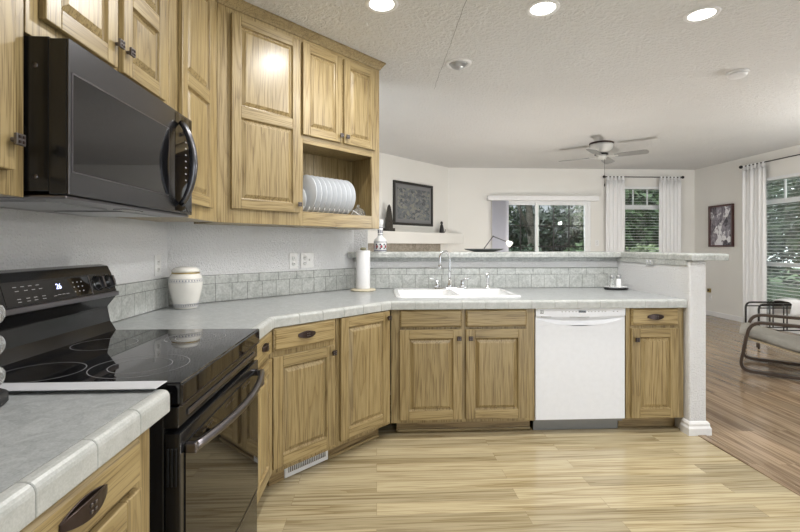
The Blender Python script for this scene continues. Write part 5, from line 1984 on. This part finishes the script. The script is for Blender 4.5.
# cushion: pillowy pad lying on the sling, tucked grid
mb = MB()
n1, n2 = 28, 12
ctr = smooth_path([(-0.01, 0.31, 0.388), (0.62, 0.31, 0.232), (0.91, 0.31, 0.89)], 0.14, 10)
Ls = [0.0]
for i in range(1, len(ctr)):
    Ls.append(Ls[-1] + (ctr[i] - ctr[i - 1]).length)


def at_len(s):
    for i in range(1, len(ctr)):
        if Ls[i] >= s - 1e-9:
            f = (s - Ls[i - 1]) / (Ls[i] - Ls[i - 1])
            return ctr[i - 1].lerp(ctr[i], f), (ctr[i] - ctr[i - 1]).normalized()
    return ctr[-1], (ctr[-1] - ctr[-2]).normalized()


vs, fs = [], []
for side in (1, -1):
    for i in range(n1 + 1):
        p, tg = at_len(Ls[-1] * i / n1)
        nr = Vector((-tg.z, 0, tg.x))
        for j in range(n2 + 1):
            v = -1 + 2 * j / n2
            u = -1 + 2 * i / n1
            puff = (1 - abs(v) ** 4) * (1 - abs(u) ** 8)
            th = 0.016 + 0.046 * puff ** 0.45 * (0.86 + 0.14 * math.cos(u * 21) * math.cos(v * 8))
            wob = 0.010 * math.sin(9 * u + 4 * v) * abs(v)
            vs.append(p + Vector((0, v * 0.285, 0)) + nr * (side * th * (1 if side > 0 else 0.8) + wob))
k1 = (n1 + 1) * (n2 + 1)
for i in range(n1):
    for j in range(n2):
        a = i * (n2 + 1) + j
        fs.append((a, a + 1, a + n2 + 2, a + n2 + 1))
        fs.append((k1 + a, k1 + a + n2 + 1, k1 + a + n2 + 2, k1 + a + 1))
for i in range(n1):
    for j in (0, n2):
        a = i * (n2 + 1) + j
        b = a + n2 + 1
        fs.append((a, b, k1 + b, k1 + a) if j == 0 else (a, k1 + a, k1 + b, b))
for j in range(n2):
    for i in (0, n1):
        a = i * (n2 + 1) + j
        fs.append((a, k1 + a, k1 + a + 1, a + 1) if i == 0 else (a, a + 1, k1 + a + 1, k1 + a))
mb.add(vs, fs, 0, True)
mb.build('cushion', 'cushion', t)

# tube rack behind the chair, with a folded white cloth
t = thing('tube_rack', 'black tubular floor rack standing behind the armchair by the window', 'rack', (4.60, 5.22, 0), R(-3))
for y in (-0.10, 0.10):
    mb = MB()
    mb.tube(smooth_path([(0.0, y, 0.0), (0.0, y, 0.535), (0.78, y, 0.535), (0.78, y, 0.0)], 0.07, 6), 0.011, 8)
    mb.build('end_loop', 'iron', t)
for z in (0.49, 0.22):
    for y in (-0.10, 0.10):
        mb = MB(); mb.tube([(0.0, y, z), (0.72, y, z)], 0.007, 8); mb.build('side_rail', 'iron', t)
for x in (0.30, 0.34):
    for y in (-0.10, 0.10):
        mb = MB(); mb.tube([(x, y, 0.53), (x, y, 0.22)], 0.007, 8); mb.build('upright', 'iron', t)
for x in (0.0, 0.78):
    mb = MB(); mb.tube([(x, -0.10, 0.22), (x, 0.10, 0.22)], 0.007, 8); mb.build('end_rail', 'iron', t)
mb = MB()
vs, fs = [], []
n1, n2 = 14, 12
for i in range(n1 + 1):
    u = i / n1
    x = 0.365 + 0.30 * u
    for j in range(n2 + 1):
        v = -1 + 2 * j / n2
        y = max(-0.125, min(0.125, v * 0.29))
        over = max(0, abs(v * 0.29) - 0.125)
        z = 0.552 + 0.016 * math.sin(4 * u + 1) * (1 - abs(v)) + 0.03 * (1 - abs(v)) * math.sin(math.pi * u) - over * 1.0
        vs.append((x + 0.01 * math.sin(9 * v), y + (0.006 * math.sin(14 * u) if over else 0) * (1 if v > 0 else -1), z))
for i in range(n1):
    for j in range(n2):
        a = i * (n2 + 1) + j
        fs.append((a, a + n2 + 1, a + n2 + 2, a + 1))
rw = Matrix.Translation((4.60, 5.22, 0)) @ Matrix.Rotation(R(-3), 4, 'Z')
mb.add([rw @ Vector(q) for q in vs], fs, 0, True)
o = mb.build('folded_cloth', 'paper')
so = o.modifiers.new('thick', 'SOLIDIFY'); so.thickness = 0.006; so.offset = 1
tag(o, 'white cloth draped over the black tubular rack by the window', 'cloth')

# ------------------------------------------------------------------ outdoors
gr = MB()
gr.box(-14, 26, YB + 0.14, 34, -0.5, -0.12); gr.box(XR + 0.14, 26, -14, YB + 0.14, -0.5, -0.12)
o = gr.build('lawn', 'lawn'); struct(o)


def foliage(mb, c, r, n, leaf, seed):
    q = random.Random(seed)
    for i in range(n):
        while True:
            p = Vector((q.uniform(-1, 1), q.uniform(-1, 1), q.uniform(-1, 1)))
            if 0.35 < p.length < 1:
                break
        p = Vector((c[0] + p.x * r[0], c[1] + p.y * r[1], c[2] + p.z * r[2]))
        a = Vector((q.gauss(0, 1), q.gauss(0, 1), q.gauss(0, 1))).normalized()
        b = a.orthogonal().normalized()
        s = leaf * q.uniform(0.6, 1.5)
        a, b = a * s, b * s * 0.55
        mb.add([p - a, p - b * 0.9, p + a, p + b * 0.9], [(0, 1, 2, 3)])


def tree(name, label, x, y, h, cr, ch, leafm, n, leaf, seed, trunk_r=0.1, lean=0.0, group=None, cat='tree', blobs=4):
    t = thing(name, label, cat, (x, y, -0.12), 0, group)
    q = random.Random(seed)
    mb = MB()
    mb.tube([(0, 0, 0), (lean * 0.4, 0.05, h * 0.35), (lean, 0, h * 0.8)], [trunk_r, trunk_r * 0.8, trunk_r * 0.4], 9)
    mb.build('trunk', 'bark', t)
    for k in range(3):
        a = q.uniform(0, 6.28)
        z = h * q.uniform(0.3, 0.6)
        mb = MB()
        mb.tube([(lean * 0.5, 0, z), (lean * 0.5 + math.cos(a) * cr * 0.4, math.sin(a) * cr * 0.4, z + h * 0.12), (lean * 0.5 + math.cos(a) * cr * 0.8, math.sin(a) * cr * 0.8, z + h * 0.3)], [trunk_r * 0.45, trunk_r * 0.3, trunk_r * 0.12], 6)
        mb.build('branch', 'bark', t)
    mb = MB()
    for k in range(blobs):
        a = q.uniform(0, 6.28)
        d_ = cr * 0.45 * q.random() if blobs > 1 else 0
        foliage(mb, (lean * 0.7 + d_ * math.cos(a), d_ * math.sin(a), h - ch * q.uniform(0.3, 0.7)), (cr * 0.75, cr * 0.75, ch * 0.42), n // blobs, leaf, seed * 31 + k)
    mb.build('foliage', leafm, t)
    return t


TG = 'trees outside the far wall'
tree('tree', 'tall dark leaning tree outside the right half of the patio door', 4.25, 11.6, 5.2, 1.5, 2.6, 'leaf2', 2600, 0.10, 3, 0.13, -0.35, TG)
tree('tree', 'pale green tree outside the left half of the patio door', 2.6, 14.0, 5.0, 1.9, 3.2, 'leaf3', 3000, 0.12, 5, 0.10, 0.1, TG)
tree('tree', 'mid green tree outside behind the middle of the patio door', 3.9, 16.0, 6.0, 2.0, 3.6, 'leaf1', 3200, 0.13, 8, 0.12, 0.0, TG)
tree('tree', 'slim-trunked dark tree outside just left of the patio door mullion', 3.35, 12.5, 4.8, 0.9, 2.6, 'leaf2', 2000, 0.09, 12, 0.08, 0.1, TG)
tree('tree', 'dense green tree outside the far window with blinds', 7.0, 12.0, 5.0, 1.9, 4.2, 'leaf1', 4200, 0.11, 14, 0.13, 0.0, TG, blobs=6)
tree('tree', 'dark evergreen outside behind the far window and curtain', 8.8, 14.0, 5.6, 2.2, 4.8, 'leaf2', 4200, 0.13, 16, 0.13, 0.0, TG, blobs=6)
tree('tree', 'dark leafy tree close outside the right-hand window', 9.2, 7.6, 5.2, 1.9, 4.4, 'leaf2', 4600, 0.11, 21, 0.13, 0.0, 'trees outside the right window', blobs=6)
tree('tree', 'mid green tree further off outside the right-hand window', 11.0, 9.6, 5.6, 2.4, 5.0, 'leaf1', 4200, 0.13, 23, 0.13, 0.0, 'trees outside the right window', blobs=6)
def hedge(label, x0, x1, y0, y1, h, n, leaf, seed, mt):
    t = thing('hedge', label, 'hedge', ((x0 + x1) / 2, (y0 + y1) / 2, -0.12), 0)
    mb = MB(); 
    L_ = max(x1 - x0, y1 - y0)
    k = int(L_ / 1.2)
    for i in range(k):
        f = (i + 0.5) / k - 0.5
        cx, cy = (f * (x1 - x0), 0) if x1 - x0 > y1 - y0 else (0, f * (y1 - y0))
        q = random.Random(seed + i)
        hh = h * q.uniform(0.82, 1.0)
        foliage(mb, (cx, cy, hh * 0.52), (0.95, 0.95, hh * 0.52), n // k, leaf, seed * 7 + i)
    mb.build('foliage', mt, t)
    mb = MB(); mb.tube([(0, 0, 0), (0, 0, h * 0.6)], 0.06, 7); mb.build('trunk', 'bark', t)


hedge('tall dark hedge along the far right side of the garden', 13.0, 14.6, 5.0, 17.0, 5.2, 15000, 0.13, 5, 'leaf2')
hedge('dark hedge at the back of the garden, before the board fence', 2.5, 14.0, 15.6, 17.0, 3.3, 13000, 0.12, 9, 'leaf2')
SG = 'shrubs along the garden fence'
for i, (x, y, lab, mt) in enumerate(((2.2, 11.2, 'rounded pale shrub outside at the left of the patio door', 'leaf3'), (3.7, 10.9, 'low dark shrub outside the patio door, before the leaning tree', 'leaf2'), (5.2, 11.0, 'low mid green shrub outside right of the patio door', 'leaf1'), (6.4, 10.4, 'yellow-green shrub outside under the far window', 'leaf3'))):
    t = thing('shrub', lab, 'shrub', (x, y, -0.12), 0, SG)
    mb = MB(); mb.tube([(0, 0, 0), (0.05, 0, 0.5)], 0.03, 6); mb.build('stem', 'bark', t)
    mb = MB(); foliage(mb, (0, 0, 0.75), (0.65, 0.6, 0.68), 1100, 0.07, 60 + i); mb.build('foliage', mt, t)
t = thing('garden_fence', 'weathered board fence outside beyond the shrubs', 'fence', (0, 17.5, -0.12))
mb = MB()
for i in range(90):
    mb.box(-2 + i * 0.16, -2 + i * 0.16 + 0.15, 0, 0.025, 0, 1.7)
mb.build('boards', 'fence', t)
mb = MB(); mb.box(-2, 12.4, 0.025, 0.07, 0.4, 0.5); mb.box(-2, 12.4, 0.025, 0.07, 1.3, 1.4); mb.build('rails', 'fence', t)
t = thing('neighbor_house', 'pale neighbouring house glimpsed between trees through the patio door', 'house', (4.0, 22.0, -0.12))
mb = MB(); mb.box(-5.0, 7.0, 0, 6, 0, 3.0); mb.build('wall', 'siding', t)
mb = MB()
mb.add([(-5.5, -0.5, 3.0), (7.5, -0.5, 3.0), (7.5, 6.5, 3.0), (-5.5, 6.5, 3.0), (-5.5, 3, 5.0), (7.5, 3, 5.0)], [(0, 1, 5, 4), (2, 3, 4, 5), (0, 4, 3), (1, 2, 5), (0, 3, 2, 1)])
mb.build('roof', 'roofm', t)
for x in (-3.2, 0.2, 3.6):
    mb = MB(); mb.box(x, x + 1.3, -0.04, 0.0, 1.0, 2.2); w_ = mb.build('window', 'white', t)
    MB().box(x + 0.08, x + 1.22, -0.05, -0.041, 1.08, 2.12).build('pane', 'glassblack', w_)

# ------------------------------------------------------------------ lower the fitted room so the counters stand 0.884 m above the finished floor
ON_FLOOR = ('camera', 'floor_living', 'added_floor_lamp', 'armchair', 'tube_rack', 'folded_cloth', 'baseboard', 'trim_1', 'lawn', 'tree', 'shrub', 'garden_fence', 'neighbor_house')
for o in list(S.objects):
    if o.parent is None and o.name != 'floor' and not o.name.startswith(ON_FLOOR):
        o.location.z -= 0.03
